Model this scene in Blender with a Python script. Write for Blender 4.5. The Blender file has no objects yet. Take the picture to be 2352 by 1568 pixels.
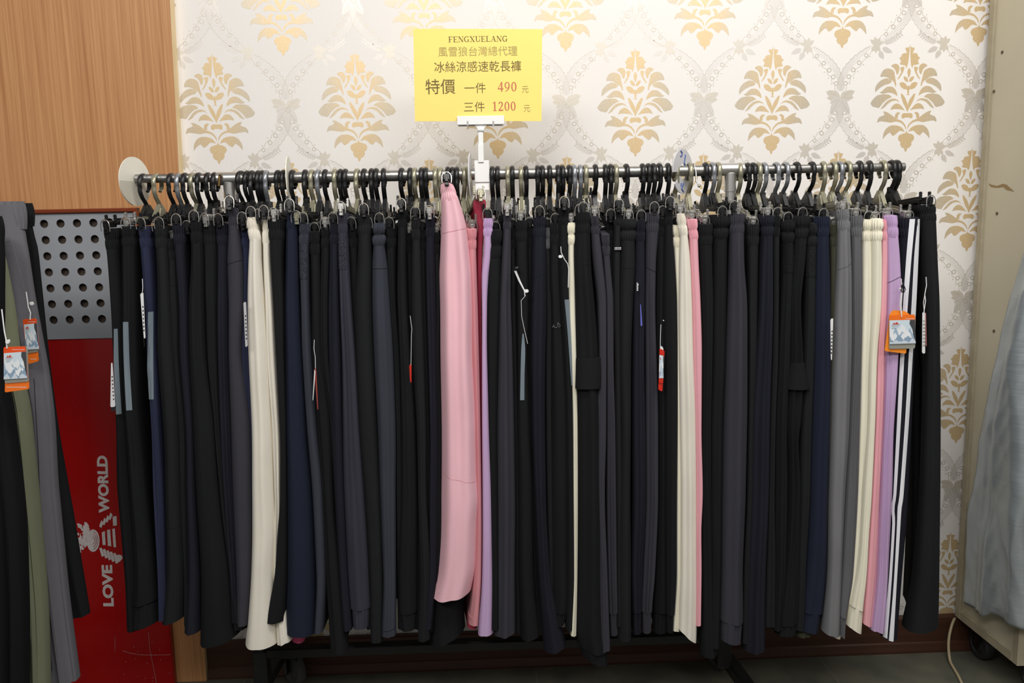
import bpy, math, random
import numpy as np
from mathutils import Matrix, Vector
random.seed(7); rng = np.random.default_rng(7)
SC = bpy.context.scene
COL = SC.collection
# ------------------------------------------------------------------ camera
W_, H_, F_ = 2352, 1568, 1829.0
D_, CH = 2.1, 1.1997
def cam_axes(p, y, r):
    cp, sp, cy, sy = math.cos(p), math.sin(p), math.cos(y), math.sin(y)
    fwd = np.array([sy*cp, cy*cp, -sp]); right = np.array([cy, -sy, 0.0]); up = np.cross(right, fwd)
    c, s = math.cos(r), math.sin(r)
    return c*right + s*up, -s*right + c*up, fwd
AX = cam_axes(math.radians(7.72), math.radians(1.78), math.radians(-1.19))
CAM = np.array([0.0, -D_, CH])
cd = bpy.data.cameras.new('camera'); co = bpy.data.objects.new('camera', cd); COL.objects.link(co)
m = Matrix.Identity(4)
for k in range(3):
    m[k][0] = AX[0][k]; m[k][1] = AX[1][k]; m[k][2] = -AX[2][k]; m[k][3] = CAM[k]
co.matrix_world = m
cd.sensor_width = 36.0; cd.lens = F_/W_*36.0; cd.clip_start = 0.05
SC.camera = co
def ray(px, py): return (px-1176)/F_*AX[0] - (py-784)/F_*AX[1] + AX[2]
def at(px, py, Y):  d = ray(px, py); return CAM + d*((Y-CAM[1])/d[1])
def atX(px, py, X): d = ray(px, py); return CAM + d*((X-CAM[0])/d[0])
def atZ(px, py, Z): d = ray(px, py); return CAM + d*((Z-CAM[2])/d[2])
# ------------------------------------------------------------------ light
SC.view_settings.view_transform = 'Standard'; SC.view_settings.look = 'None'
SC.view_settings.gamma = 1.0; SC.view_settings.exposure = 0.0; SC.view_settings.use_curve_mapping = False
wd = bpy.data.worlds.new('room_glow'); SC.world = wd; wd.use_nodes = True
wd.node_tree.nodes['Background'].inputs[0].default_value = (1.0, 0.98, 0.96, 1)
wd.node_tree.nodes['Background'].inputs[1].default_value = 0.20
def area(name, loc, target, sx, sy, power, col=(1, .975, .95)):
    l = bpy.data.lights.new(name, 'AREA'); l.shape = 'RECTANGLE'; l.size = sx; l.size_y = sy; l.energy = power; l.color = col
    o = bpy.data.objects.new(name, l); COL.objects.link(o); o.location = loc
    o.rotation_euler = (Vector(target)-Vector(loc)).to_track_quat('-Z', 'Y').to_euler()
    return o
area('ceiling_light', (0.55, -1.35, 2.75), (0.35, -0.6, 0.8), 2.0, 0.35, 33)
area('ceiling_light', (-0.9, -3.0, 2.8), (-0.1, -0.4, 0.9), 1.6, 0.5, 37)
area('ceiling_light', (1.2, -3.4, 2.8), (0.2, -0.4, 0.9), 1.6, 0.5, 23)
# ------------------------------------------------------------------ materials
def lin(c): return tuple((v/255/12.92 if v/255 <= .04045 else ((v/255+.055)/1.055)**2.4) for v in c)
MATS = {}
def mat(name, rgb, rough=.6, metal=0., spec=.5, bump=0., bscale=400., noise=0., nscale=6., stretch=None, coat=0., bdist=.001):
    if name in MATS: return MATS[name]
    M = bpy.data.materials.new(name); M.use_nodes = True; nt = M.node_tree; b = nt.nodes['Principled BSDF']
    b.inputs['Base Color'].default_value = (*lin(rgb), 1); b.inputs['Roughness'].default_value = rough
    b.inputs['Metallic'].default_value = metal; b.inputs['Specular IOR Level'].default_value = spec
    if coat: b.inputs['Coat Weight'].default_value = coat
    if noise or bump:
        tc = nt.nodes.new('ShaderNodeTexCoord'); mp = nt.nodes.new('ShaderNodeMapping'); nt.links.new(tc.outputs['Object'], mp.inputs[0])
        if stretch: mp.inputs['Scale'].default_value = stretch
    if noise:
        n = nt.nodes.new('ShaderNodeTexNoise'); n.inputs['Scale'].default_value = nscale; n.inputs['Detail'].default_value = 5
        nt.links.new(mp.outputs[0], n.inputs['Vector'])
        mx = nt.nodes.new('ShaderNodeMix'); mx.data_type = 'RGBA'; c = lin(rgb)
        mx.inputs['A'].default_value = (*[v*(1-noise) for v in c], 1); mx.inputs['B'].default_value = (*[min(1, v*(1+noise)) for v in c], 1)
        nt.links.new(n.outputs['Fac'], mx.inputs['Factor']); nt.links.new(mx.outputs['Result'], b.inputs['Base Color'])
    if bump:
        n2 = nt.nodes.new('ShaderNodeTexNoise'); n2.inputs['Scale'].default_value = bscale; n2.inputs['Detail'].default_value = 2
        nt.links.new(mp.outputs[0], n2.inputs['Vector'])
        bp = nt.nodes.new('ShaderNodeBump'); bp.inputs['Strength'].default_value = bump; bp.inputs['Distance'].default_value = bdist
        nt.links.new(n2.outputs['Fac'], bp.inputs['Height']); nt.links.new(bp.outputs[0], b.inputs['Normal'])
    MATS[name] = M; return M
def attr_mat(name, rough=.6, spec=.4, bump=.0, bscale=300., metal=0., nstr=0.):
    if name in MATS: return MATS[name]
    M = bpy.data.materials.new(name); M.use_nodes = True; nt = M.node_tree; b = nt.nodes['Principled BSDF']
    a = nt.nodes.new('ShaderNodeAttribute'); a.attribute_name = 'print'; nt.links.new(a.outputs['Color'], b.inputs['Base Color'])
    if nstr:                                         # fine brushed streaks where the ground shows through
        tc = nt.nodes.new('ShaderNodeTexCoord'); n1 = nt.nodes.new('ShaderNodeTexNoise'); n1.inputs['Scale'].default_value = 420; n1.inputs['Detail'].default_value = 3; nt.links.new(tc.outputs['Object'], n1.inputs['Vector'])
        rr = nt.nodes.new('ShaderNodeValToRGB'); rr.color_ramp.elements[0].position = .5; rr.color_ramp.elements[1].position = .72; nt.links.new(n1.outputs['Fac'], rr.inputs[0])
        mm = nt.nodes.new('ShaderNodeMath'); mm.operation = 'MULTIPLY'; mm.inputs[1].default_value = nstr; nt.links.new(rr.outputs[0], mm.inputs[0])
        mx = nt.nodes.new('ShaderNodeMix'); mx.data_type = 'RGBA'; nt.links.new(mm.outputs[0], mx.inputs['Factor']); nt.links.new(a.outputs['Color'], mx.inputs['A']); mx.inputs['B'].default_value = (*lin((236, 231, 225)), 1)
        nt.links.new(mx.outputs['Result'], b.inputs['Base Color'])
    b.inputs['Roughness'].default_value = rough; b.inputs['Specular IOR Level'].default_value = spec; b.inputs['Metallic'].default_value = metal
    if bump:
        tc = nt.nodes.new('ShaderNodeTexCoord'); mp = nt.nodes.new('ShaderNodeMapping'); mp.inputs['Scale'].default_value = (1, 1, .12)
        n2 = nt.nodes.new('ShaderNodeTexNoise'); n2.inputs['Scale'].default_value = bscale; nt.links.new(tc.outputs['Object'], mp.inputs[0]); nt.links.new(mp.outputs[0], n2.inputs['Vector'])
        bp = nt.nodes.new('ShaderNodeBump'); bp.inputs['Strength'].default_value = bump; bp.inputs['Distance'].default_value = .001
        nt.links.new(n2.outputs['Fac'], bp.inputs['Height']); nt.links.new(bp.outputs[0], b.inputs['Normal'])
    MATS[name] = M; return M
FAB = dict(black=(24, 25, 27), jet=(19, 20, 22), soot=(30, 31, 33), charcoal=(57, 56, 63), navyblack=(29, 30, 39), darknavy=(29, 31, 44), navy=(31, 36, 51),
           blue=(42, 46, 68), slate=(56, 55, 65), slateblue=(56, 59, 68), grey=(118, 118, 120), dkgrey=(97, 97, 100), cream=(232, 226, 212), ivory=(234, 229, 208),
           sand=(200, 193, 176), palepink=(240, 190, 200), pink=(230, 168, 178), coral=(206, 140, 146), crimson=(172, 64, 84), hotpink=(222, 92, 134), lilac=(192, 162, 200),
           midgrey=(104, 103, 108), olive=(104, 102, 74), darkolive=(66, 66, 54), sage=(124, 128, 104), stripe=(232, 233, 236), reflect=(118, 130, 138))
def fab(k): return mat('fabric_'+k, FAB[k], rough=.88, spec=.18, bump=.25, bscale=900, noise=.06, nscale=14)
BLACKP = mat('black_plastic', (22, 22, 23), rough=.38, spec=.5)
CHAMP = mat('champagne_plastic', (160, 156, 134), rough=.35, metal=.55, spec=.5)
SILVP = mat('silver_plastic', (150, 153, 158), rough=.32, metal=.6)
CHROME = mat('chrome', (206, 204, 200), rough=.3, metal=.85)
STEEL = mat('worn_steel', (158, 156, 152), rough=.34, metal=.85, noise=.35, nscale=60, bump=.5, bscale=120)
BLACKM = mat('black_painted_steel', (20, 20, 21), rough=.35, spec=.5, noise=.4, nscale=90)
RUBBER = mat('grey_rubber', (70, 70, 70), rough=.7)
WHITEP = mat('white_plastic', (238, 238, 235), rough=.4)
WHITET = mat('white_string', (236, 236, 236), rough=.8)
# ------------------------------------------------------------------ mesh helpers
class MB:
    def __init__(s): s.v = []; s.f = []; s.mi = []; s.c = []
    def add(s, V, Fc, mi=0, col=None):
        o = len(s.v); s.v += [tuple(map(float, p)) for p in V]; s.f += [tuple(i+o for i in q) for q in Fc]; s.mi += [mi]*len(Fc)
        if col is None: col = (1, 1, 1)
        if len(V) and np.ndim(col) == 1: s.c += [tuple(col)]*len(V)
        else: s.c += [tuple(c) for c in col]
        return s
    def box(s, c, d, rot=None, mi=0, bev=0.0, col=None):
        x, y, z = [k/2 for k in d]
        if bev <= 0:
            V = np.array([(i*x, j*y, k*z) for i in (-1, 1) for j in (-1, 1) for k in (-1, 1)])
            Fc = [(0, 1, 3, 2), (4, 6, 7, 5), (0, 4, 5, 1), (2, 3, 7, 6), (0, 2, 6, 4), (1, 5, 7, 3)]
        else:
            b = min(bev, x*.9, y*.9, z*.9)
            base = [(-x+b, -y), (x-b, -y), (x, -y+b), (x, y-b), (x-b, y), (-x+b, y), (-x, y-b), (-x, -y+b)]
            ins = [(p[0]*(x-b)/x, p[1]*(y-b)/y) for p in base]
            V = [(*p, -z) for p in ins] + [(*p, -z+b) for p in base] + [(*p, z-b) for p in base] + [(*p, z) for p in ins]
            Fc = [tuple(range(7, -1, -1)), tuple(range(24, 32))]
            for L in range(3):
                for k in range(8): Fc.append((L*8+k, L*8+(k+1) % 8, L*8+8+(k+1) % 8, L*8+8+k))
            V = np.array(V)
        if rot is not None: V = V @ np.array(rot).T
        return s.add(V+np.array(c), Fc, mi, col)
    def tube(s, P, r, n=10, mi=0, closed=False, cap=True, ref=(0, 0, 1), col=None):
        P = np.array(P, float); N = len(P)
        r = np.broadcast_to(np.array(r, float).reshape(-1, 1) if np.ndim(r) == 1 and len(r) == N else np.array(r, float), (N, 1) if np.ndim(r) < 2 else (N, 2)) if np.ndim(r) < 2 else np.array(r, float)
        if r.shape[1] == 1: r = np.repeat(r, 2, 1)
        T = np.gradient(P, axis=0) if not closed else np.roll(P, -1, 0)-np.roll(P, 1, 0)
        T /= np.linalg.norm(T, axis=1)[:, None]+1e-12
        ref = np.array(ref, float); V = []
        A = np.cross(T[0], ref)
        if np.linalg.norm(A) < 1e-4: A = np.cross(T[0], (1, 0, 0)) if abs(T[0][0]) < .9 else np.cross(T[0], (0, 1, 0))
        A /= np.linalg.norm(A)
        for i in range(N):
            A = A-T[i]*(A@T[i]); A /= np.linalg.norm(A); B = np.cross(T[i], A)
            for k in range(n):
                a = 2*math.pi*k/n; V.append(P[i]+A*math.cos(a)*r[i][0]+B*math.sin(a)*r[i][1])
        Fc = []
        for i in range(N if closed else N-1):
            j = (i+1) % N
            for k in range(n): Fc.append((i*n+k, i*n+(k+1) % n, j*n+(k+1) % n, j*n+k))
        if cap and not closed: Fc += [tuple(range(n-1, -1, -1)), tuple((N-1)*n+k for k in range(n))]
        return s.add(V, Fc, mi, col)
    def lathe(s, prof, c, axis='z', n=24, mi=0, col=None):
        V = []; Fc = []; L = len(prof)
        for (r, h) in prof:
            for k in range(n):
                a = 2*math.pi*k/n; p = (r*math.cos(a), r*math.sin(a), h)
                if axis == 'x': p = (h, r*math.cos(a), r*math.sin(a))
                elif axis == 'y': p = (r*math.cos(a), h, r*math.sin(a))
                V.append(np.array(p)+np.array(c))
        for i in range(L-1):
            for k in range(n): Fc.append((i*n+k, i*n+(k+1) % n, (i+1)*n+(k+1) % n, (i+1)*n+k))
        if prof[0][0] > 1e-6: Fc.append(tuple(range(n-1, -1, -1)))
        if prof[-1][0] > 1e-6: Fc.append(tuple((L-1)*n+k for k in range(n)))
        return s.add(V, Fc, mi, col)
    def spin(s, c, ang, k0=0):
        """turn the vertices from k0 on about the upright axis through c"""
        ca, sa = math.cos(ang), math.sin(ang)
        for k in range(k0, len(s.v)):
            x, y, z = s.v[k]; x -= c[0]; y -= c[1]; s.v[k] = (c[0]+x*ca-y*sa, c[1]+x*sa+y*ca, z)
        return s
    def slab(s, poly, o, ex, ey, nrm, t, mi=0, col=None):
        """prism: 2-D outline poly in axes ex, ey at o, thickness t along nrm"""
        o, ex, ey, nrm = map(lambda q: np.array(q, float), (o, ex, ey, nrm)); n = len(poly)
        V = [o+ex*p[0]+ey*p[1] for p in poly]+[o+ex*p[0]+ey*p[1]+nrm*t for p in poly]
        Fc = [tuple(range(n-1, -1, -1)), tuple(range(n, 2*n))]+[(k, (k+1) % n, n+(k+1) % n, n+k) for k in range(n)]
        return s.add(V, Fc, mi, col)
    def build(s, name, mats, parent=None, smooth=False, local=False, attr=False):
        me = bpy.data.meshes.new(name)
        V = np.array(s.v, float)
        if parent is not None and not local: V = V-np.array(world_loc(parent))
        me.from_pydata(V.tolist(), [], s.f); me.update()
        for M in (mats if isinstance(mats, (list, tuple)) else [mats]): me.materials.append(M)
        me.polygons.foreach_set('material_index', s.mi)
        if smooth:
            me.polygons.foreach_set('use_smooth', [True]*len(s.f))
            try: me.set_sharp_from_angle(angle=math.radians(50))
            except Exception: pass
        if attr:
            a = me.attributes.new('print', 'FLOAT_COLOR', 'POINT')
            a.data.foreach_set('color', np.hstack([np.array(s.c, float), np.ones((len(s.c), 1))]).ravel())
        return link(name, me, parent)
LOCS = {}
def world_loc(o): return LOCS.get(o.name, (0, 0, 0))
def link(name, me, parent=None):
    o = bpy.data.objects.new(name, me); COL.objects.link(o)
    if parent is not None: o.parent = parent; LOCS[o.name] = world_loc(parent)
    else: LOCS[o.name] = (0, 0, 0)
    return o
def tag(o, label, cat, group=None):
    o['label'] = label; o['category'] = cat
    if group: o['group'] = group
    return o
def thing(name, loc, label, cat, group=None):
    o = bpy.data.objects.new(name, None); COL.objects.link(o); o.location = loc; o.empty_display_size = .02; LOCS[o.name] = tuple(loc)
    return tag(o, label, cat, group)
def struct(o): o['kind'] = 'structure'; return o
def pch(x, xs, ys):
    """monotone cubic interpolation"""
    xs = np.array(xs, float); ys = np.array(ys, float)
    if xs[0] > xs[-1]: xs = xs[::-1]; ys = ys[::-1]
    h = np.diff(xs); d = np.diff(ys)/h; n = len(xs); mm = np.zeros(n)
    if n == 2: return ys[0]+(np.clip(x, xs[0], xs[-1])-xs[0])*d[0]
    mm[0] = d[0]; mm[-1] = d[-1]
    for i in range(1, n-1):
        mm[i] = 0 if d[i-1]*d[i] <= 0 else 2*d[i-1]*d[i]/(d[i-1]+d[i])
    x = np.clip(np.array(x, float), xs[0], xs[-1]); i = np.clip(np.searchsorted(xs, x)-1, 0, n-2)
    t = (x-xs[i])/h[i]
    return ((2*t**3-3*t**2+1)*ys[i]+(t**3-2*t**2+t)*h[i]*mm[i]+(-2*t**3+3*t**2)*ys[i+1]+(t**3-t**2)*h[i]*mm[i+1])
def sstep(x): x = np.clip(x, 0, 1); return x*x*(3-2*x)
def text_mesh(txt, size, bold=0.0):
    """flat text outline -> (verts2d, faces)"""
    cu = bpy.data.curves.new('t', 'FONT'); cu.body = txt; cu.size = size; cu.offset = bold; cu.align_x = 'LEFT'; cu.resolution_u = 3
    ob = bpy.data.objects.new('t', cu); COL.objects.link(ob)
    dg = bpy.context.evaluated_depsgraph_get(); me = bpy.data.meshes.new_from_object(ob.evaluated_get(dg))
    V = np.array([v.co[:] for v in me.vertices]); Fc = [tuple(p.vertices) for p in me.polygons]
    bpy.data.objects.remove(ob); bpy.data.curves.remove(cu); bpy.data.meshes.remove(me)
    return V, Fc
def put_text(mb, txt, o, ex, ey, w=None, h=None, bold=0.0, mi=0, nrm=(0, -1, 0), lift=.0001, size=1.0):
    """fit text into width w / height h with its lower-left corner at o"""
    V, Fc = text_mesh(txt, size, bold)
    if len(V) == 0: return
    lo, hi = V[:, :2].min(0), V[:, :2].max(0); sx = (w/(hi[0]-lo[0])) if w else None; sy = (h/(hi[1]-lo[1])) if h else None
    if sx is None: sx = sy
    if sy is None: sy = sx
    P = [np.array(o)+np.array(ex)*(v[0]-lo[0])*sx+np.array(ey)*(v[1]-lo[1])*sy+np.array(nrm)*lift for v in V]
    mb.add(P, Fc, mi)


# ------------------------------------------------------------------ room: papered wall
LA, LB, LX, LZ = 0.35616, 0.26334, -0.67305, 1.491
def wallpaper():
    mb = MB(); base = lin((237, 233, 228)); real = mb.add; cnt = [0]
    def layered(V, Fc, mi=0, col=None):              # printed shapes lie on one another like layers of ink
        cnt[0] += 1; o = (cnt[0] % 40)*2e-6
        return real([(p[0], p[1]-o, p[2]) for p in V], Fc, 1, col)
    xs = np.linspace(-.78, 1.75, 3); zs = np.linspace(0, 2.75, 3)
    V = [(x, 0, z) for z in zs for x in xs]
    mb.add(V, [(j*3+i, j*3+i+1, j*3+i+4, j*3+i+3) for j in range(2) for i in range(2)], 0, base)
    mb.add = layered                                 # glossy gold and taupe ink
    GOLD = np.array(lin((217, 189, 140))); TAUPE = np.array(lin((197, 184, 160)))
    S = .000189
    leaves = [
     [(744,60),(752,112),(812,120),(796,160),(782,192),(822,186),(856,205),(862,236),(896,250),(872,275),(866,300),(888,335),(838,345),(800,352),(795,395),(770,340),(755,230),(748,150)],
     [(815,372),(850,366),(880,385),(868,410),(862,440),(884,480),(920,538),(895,528),(860,480),(830,430)],
     [(888,360),(915,332),(950,325),(985,338),(1005,360),(965,382),(938,420),(925,475),(900,455),(888,410)],
     [(960,420),(1010,392),(1060,385),(1110,405),(1140,450),(1155,500),(1105,493),(1050,505),(1005,540),(965,560),(935,640),(928,605),(945,510)],
     [(985,560),(1030,525),(1080,515),(1150,545),(1205,600),(1224,650),(1222,705),(1190,672),(1140,632),(1080,602),(1020,588)],
     [(910,757),(918,710),(945,660),(975,635),(1010,625),(1060,630),(1100,660),(1130,690),(1165,705),(1110,725),(1050,708),(990,712),(945,732)],
     [(1010,748),(1040,730),(1120,728),(1195,740),(1250,790),(1292,848),(1255,892),(1200,905),(1165,912),(1120,850),(1060,800),(1020,780),(985,768)],
     [(878,848),(905,805),(960,785),(1030,800),(1080,840),(1120,890),(1150,932),(1090,905),(1050,860),(1000,825),(940,812),(905,822)],
     [(803,952),(835,912),(872,868),(920,850),(965,870),(992,900),(1010,942),(960,926),(900,930),(845,936)],
     [(768,978),(764,935),(772,850),(795,795),(838,730),(866,720),(858,772),(832,850),(792,920)],
     [(746,400),(760,385),(778,430),(772,475),(757,520),(748,500)],
     [(760,566),(772,520),(795,500),(832,493),(820,540),(788,570)],
     [(748,610),(776,630),(802,585),(850,568),(890,585),(862,640),(822,666),(775,668),(766,720),(792,750),(750,732)],
     [(766,985),(830,984),(852,1010),(850,1050),(822,1057),(800,1040),(766,1046)],
     [(868,976),(912,970),(942,1000),(946,1050),(902,1056),(904,1016),(886,996)],
     [(785,1215),(792,1150),(840,1090),(930,1056),(1000,1000),(1060,965),(1115,955),(1085,1000),(1112,1015),(1160,1030),(1185,1065),(1196,1112),(1150,1086),(1080,1096),(1000,1110),(930,1092),(862,1108),(815,1150)],
     [(800,1238),(848,1172),(918,1146),(1000,1145),(1060,1180),(1100,1240),(1115,1336),(1080,1290),(1040,1256),(1010,1240),(992,1268),(970,1290),(930,1266),(880,1218),(838,1226)],
     [(778,1200),(790,1250),(832,1260),(882,1280),(900,1320),(882,1362),(860,1372),(868,1410),(840,1450),(812,1456),(800,1502),(790,1506),(784,1420),(782,1320)]]
    def leaf(cx, cz, P, y):
        for sgn in (1, -1):
            V = []; C = []
            for (zx, zy) in P:
                u = (zx-(740+(zy-60)*.0346))*S; w = -(zy-975)*S
                V.append((cx+sgn*u, y, cz+w)); d = min(1, max(0, (abs(u)/S-90)/330)); C.append(GOLD*(1-d)+TAUPE*d)
            # smooth the outline a little (Chaikin)
            V = np.array(V); C = np.array(C); n = len(V)
            V2 = np.empty((2*n, 3)); C2 = np.empty((2*n, 3)); Vn = np.roll(V, -1, 0); Cn = np.roll(C, -1, 0)
            V2[0::2] = .8*V+.2*Vn; V2[1::2] = .2*V+.8*Vn; C2[0::2] = .8*C+.2*Cn; C2[1::2] = .2*C+.8*Cn
            idx = list(range(2*n)) if sgn < 0 else list(range(2*n))[::-1]
            mb.add(V2, [tuple(idx)], 0, C2)
    off = at(657, 244, 0)-at(645, 31, 0); bx0, bz0 = off[0], off[2]
    LACE = lin((212, 206, 198)); LINE = lin((198, 189, 175)); PET = lin((211, 203, 189))
    def disc(c, r, n, col, y, sc=1., ang=0., inner=0.):
        if inner <= 0:
            mb.add([(c[0]+r*math.cos(2*math.pi*k/n), y, c[1]+r*math.sin(2*math.pi*k/n)) for k in range(n)], [tuple(range(n))], 0, col)
        else:
            V = [(c[0]+q*math.cos(2*math.pi*k/n), y, c[1]+q*math.sin(2*math.pi*k/n)) for q in (inner, r) for k in range(n)]
            mb.add(V, [(k, (k+1) % n, n+(k+1) % n, n+k) for k in range(n)], 0, col)
    def petal(c, ang, L, wd_, col, y, n=9):
        ca, sa = math.cos(ang), math.sin(ang); P = []
        for k in range(n): t = k/(n-1); P.append((t*L, wd_*math.sin(math.pi*t**.8)*.5*(1+.12*math.sin(9*t))))
        for k in range(n-2, 0, -1): t = k/(n-1); P.append((t*L, -wd_*math.sin(math.pi*t**.8)*.5))
        mb.add([(c[0]+p[0]*ca-p[1]*sa, y, c[1]+p[0]*sa+p[1]*ca) for p in P], [tuple(range(len(P)))], 0, col)
    def line(P, w, col, y):
        P = np.array(P); T = np.gradient(P, axis=0); T /= np.linalg.norm(T, axis=1)[:, None]; Nn = np.stack([-T[:, 1], T[:, 0]], 1)
        V = [(p[0], y, p[1]) for p in P+Nn*w/2]+[(p[0], y, p[1]) for p in P-Nn*w/2]; n = len(P)
        mb.add(V, [(k, k+1, n+k+1, n+k) for k in range(n-1)], 0, col)
    ys = -.00004
    for i in range(-1, 15):
        for j in range(-6, 6):
            if (i+j) % 2: continue
            cx, cz = LX+i*LA/2, LZ+j*LB
            if -.95 < cx < 1.5 and .1 < cz < 2.6:
                for P in leaves: leaf(cx, cz, P, ys*3)
            B = np.array([cx+bx0, cz+bz0])
            if not (-.95 < B[0] < 1.6 and -.2 < B[1] < 2.6): continue
            for sx in (1, -1):
                t = np.linspace(.04, .96, 70)
                X = B[0]+sx*LA/2*(t-.13*np.sin(2*np.pi*t)); Z = B[1]+LB*t
                P = np.stack([X, Z], 1); T = np.gradient(P, axis=0); T /= np.linalg.norm(T, axis=1)[:, None]; N = np.stack([-T[:, 1], T[:, 0]], 1)
                env = np.sqrt(np.clip(np.abs(np.sin(2*np.pi*t)), 0, 1))
                side = np.where(t < .5, 1, -1)*sx
                # hatched lace strip with toothed edge
                for k in range(2, 66):
                    if 33 <= k <= 36 or env[k] < .25: continue
                    tooth = .0022*(k % 3 == 0)
                    p0 = P[k]; q = p0+N[k]*side[k]*(.0165*env[k]+tooth)
                    for dz in (0.0, .0019):
                        mb.add([(p0[0], ys, p0[1]+dz), (q[0], ys, q[1]+dz), (q[0], ys, q[1]+dz+.0011), (p0[0], ys, p0[1]+dz+.0011)], [(0, 1, 2, 3)], 0, LACE)
                line(P[3:33]+N[3:33]*(side*env)[3:33, None]*(.0172+.0015*np.sin(np.arange(30)*2.2))[:, None], .0014, LINE, ys)
                line(P[37:67]+N[37:67]*(side*env)[37:67, None]*(.0172+.0015*np.sin(np.arange(30)*2.2))[:, None], .0014, LINE, ys)
                for k0, k1 in ((3, 33), (37, 67)):
                    w = P[k0:k1]-N[k0:k1]*(side*env)[k0:k1, None]*(.0125+.0022*np.sin(np.arange(k1-k0)*1.05))[:, None]
                    line(w, .0013, LINE, ys)
                for k in (8, 13, 18, 23, 28, 41, 46, 51, 56, 61):
                    c = P[k]-N[k]*side[k]*.0055*env[k]; r = .0062*(.55+.45*env[k])
                    disc(c, r, 12, LINE, ys*1.2, inner=r*.6)
                    c2 = P[k+1]-N[k+1]*side[k+1]*.0185*env[k]; disc(c2, .0016, 8, LINE, ys)
                # mid flower and sprigs
                Mx = np.array([B[0]+sx*LA/4, B[1]+LB/2])
                for a in (20, 60, 100, 140, 235, 270, 305): petal(Mx, math.radians(a if sx > 0 else 180-a), .021, .011, PET, ys*1.3)
                for a, L in ((-25, .03), (-60, .024)):
                    aa = math.radians(a if sx > 0 else 180-a); e = Mx+np.array([math.cos(aa), math.sin(aa)])*.018
                    petal(e, aa, L, .014, LACE, ys*1.1)
                # leafy sprig
                s0 = Mx-np.array([sx*.004, .006]); Q = [s0+np.array([-sx*.05*u, -.004*math.sin(u*3)+.018*u*u]) for u in np.linspace(0, 1, 10)]
                if True:
                    Q = [np.array([Mx[0]+sx*(.012+.05*u), Mx[1]+.004+.022*u*u]) for u in np.linspace(0, 1, 10)]
                    line(Q, .0012, LACE, ys)
                    for u in range(2, 10):
                        for s2 in (1, -1): petal(Q[u], (0.35 if sx > 0 else math.pi-.35)+s2*.9, .010, .0045, LACE, ys)
            # bow
            for a, L, w in ((155, .042, .024), (25, .042, .024), (178, .036, .018), (2, .036, .018), (238, .05, .022), (302, .05, .022), (205, .03, .02)):
                petal(B, math.radians(a), L, w, PET if a < 200 else LACE, ys*1.3, 13)
                line([B+np.array([math.cos(math.radians(a)), math.sin(math.radians(a))])*u for u in (0.004, L*.4, L*.85)], .0012, LINE, ys*1.6)
            for a in (150, 30):
                for u in (.014, .020, .026, .032):
                    c = B+np.array([math.cos(math.radians(a)), math.sin(math.radians(a))])*u; disc(c+np.array([0, .003]), .0019, 6, LINE, ys*1.7)
            disc(B-np.array([-.004, .008]), .007, 12, LINE, ys*1.7, inner=.0045)
    M = attr_mat('damask_wallpaper', rough=.75, spec=.25, bump=.25, bscale=260)
    VV = mb.v                                        # every printed shape faces the room
    for k, f in enumerate(mb.f):
        ar = sum(VV[f[a]][0]*VV[f[(a+1) % len(f)]][2]-VV[f[(a+1) % len(f)]][0]*VV[f[a]][2] for a in range(len(f)))
        if ar < 0: mb.f[k] = f[::-1]
    o = mb.build('wall_back', [M, attr_mat('pearl_ink', rough=.40, spec=.7, metal=.22, nstr=.5)], attr=True); struct(o)
wallpaper()
# ------------------------------------------------------------------ wood partition, baseboard, floor
def wood_mat(name, c1, c2, scale, rough=.45):
    M = bpy.data.materials.new(name); M.use_nodes = True; nt = M.node_tree; b = nt.nodes['Principled BSDF']; L = nt.links.new
    tc = nt.nodes.new('ShaderNodeTexCoord'); mp = nt.nodes.new('ShaderNodeMapping'); mp.inputs['Scale'].default_value = scale; L(tc.outputs['Object'], mp.inputs[0])
    n = nt.nodes.new('ShaderNodeTexNoise'); n.inputs['Scale'].default_value = 1; n.inputs['Detail'].default_value = 6; n.inputs['Roughness'].default_value = .65; L(mp.outputs[0], n.inputs['Vector'])
    r = nt.nodes.new('ShaderNodeValToRGB'); r.color_ramp.elements[0].position = .3; r.color_ramp.elements[1].position = .7
    r.color_ramp.elements[0].color = (*lin(c1), 1); r.color_ramp.elements[1].color = (*lin(c2), 1)
    L(n.outputs['Fac'], r.inputs[0]); L(r.outputs[0], b.inputs['Base Color']); b.inputs['Roughness'].default_value = rough; b.inputs['Specular IOR Level'].default_value = .35
    MATS[name] = M; return M
OAK = wood_mat('teak_veneer', (170, 115, 71), (209, 156, 106), (170, 60, 2.2))
EDGE = wood_mat('raw_pine_edge', (226, 196, 146), (244, 222, 178), (40, 40, 4))
DARKW = wood_mat('dark_red_wood', (66, 42, 30), (84, 54, 40), (3, 60, 60), .4)
REDW = wood_mat('red_brown_trim', (112, 48, 26), (136, 62, 34), (8, 60, 60), .35)
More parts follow.
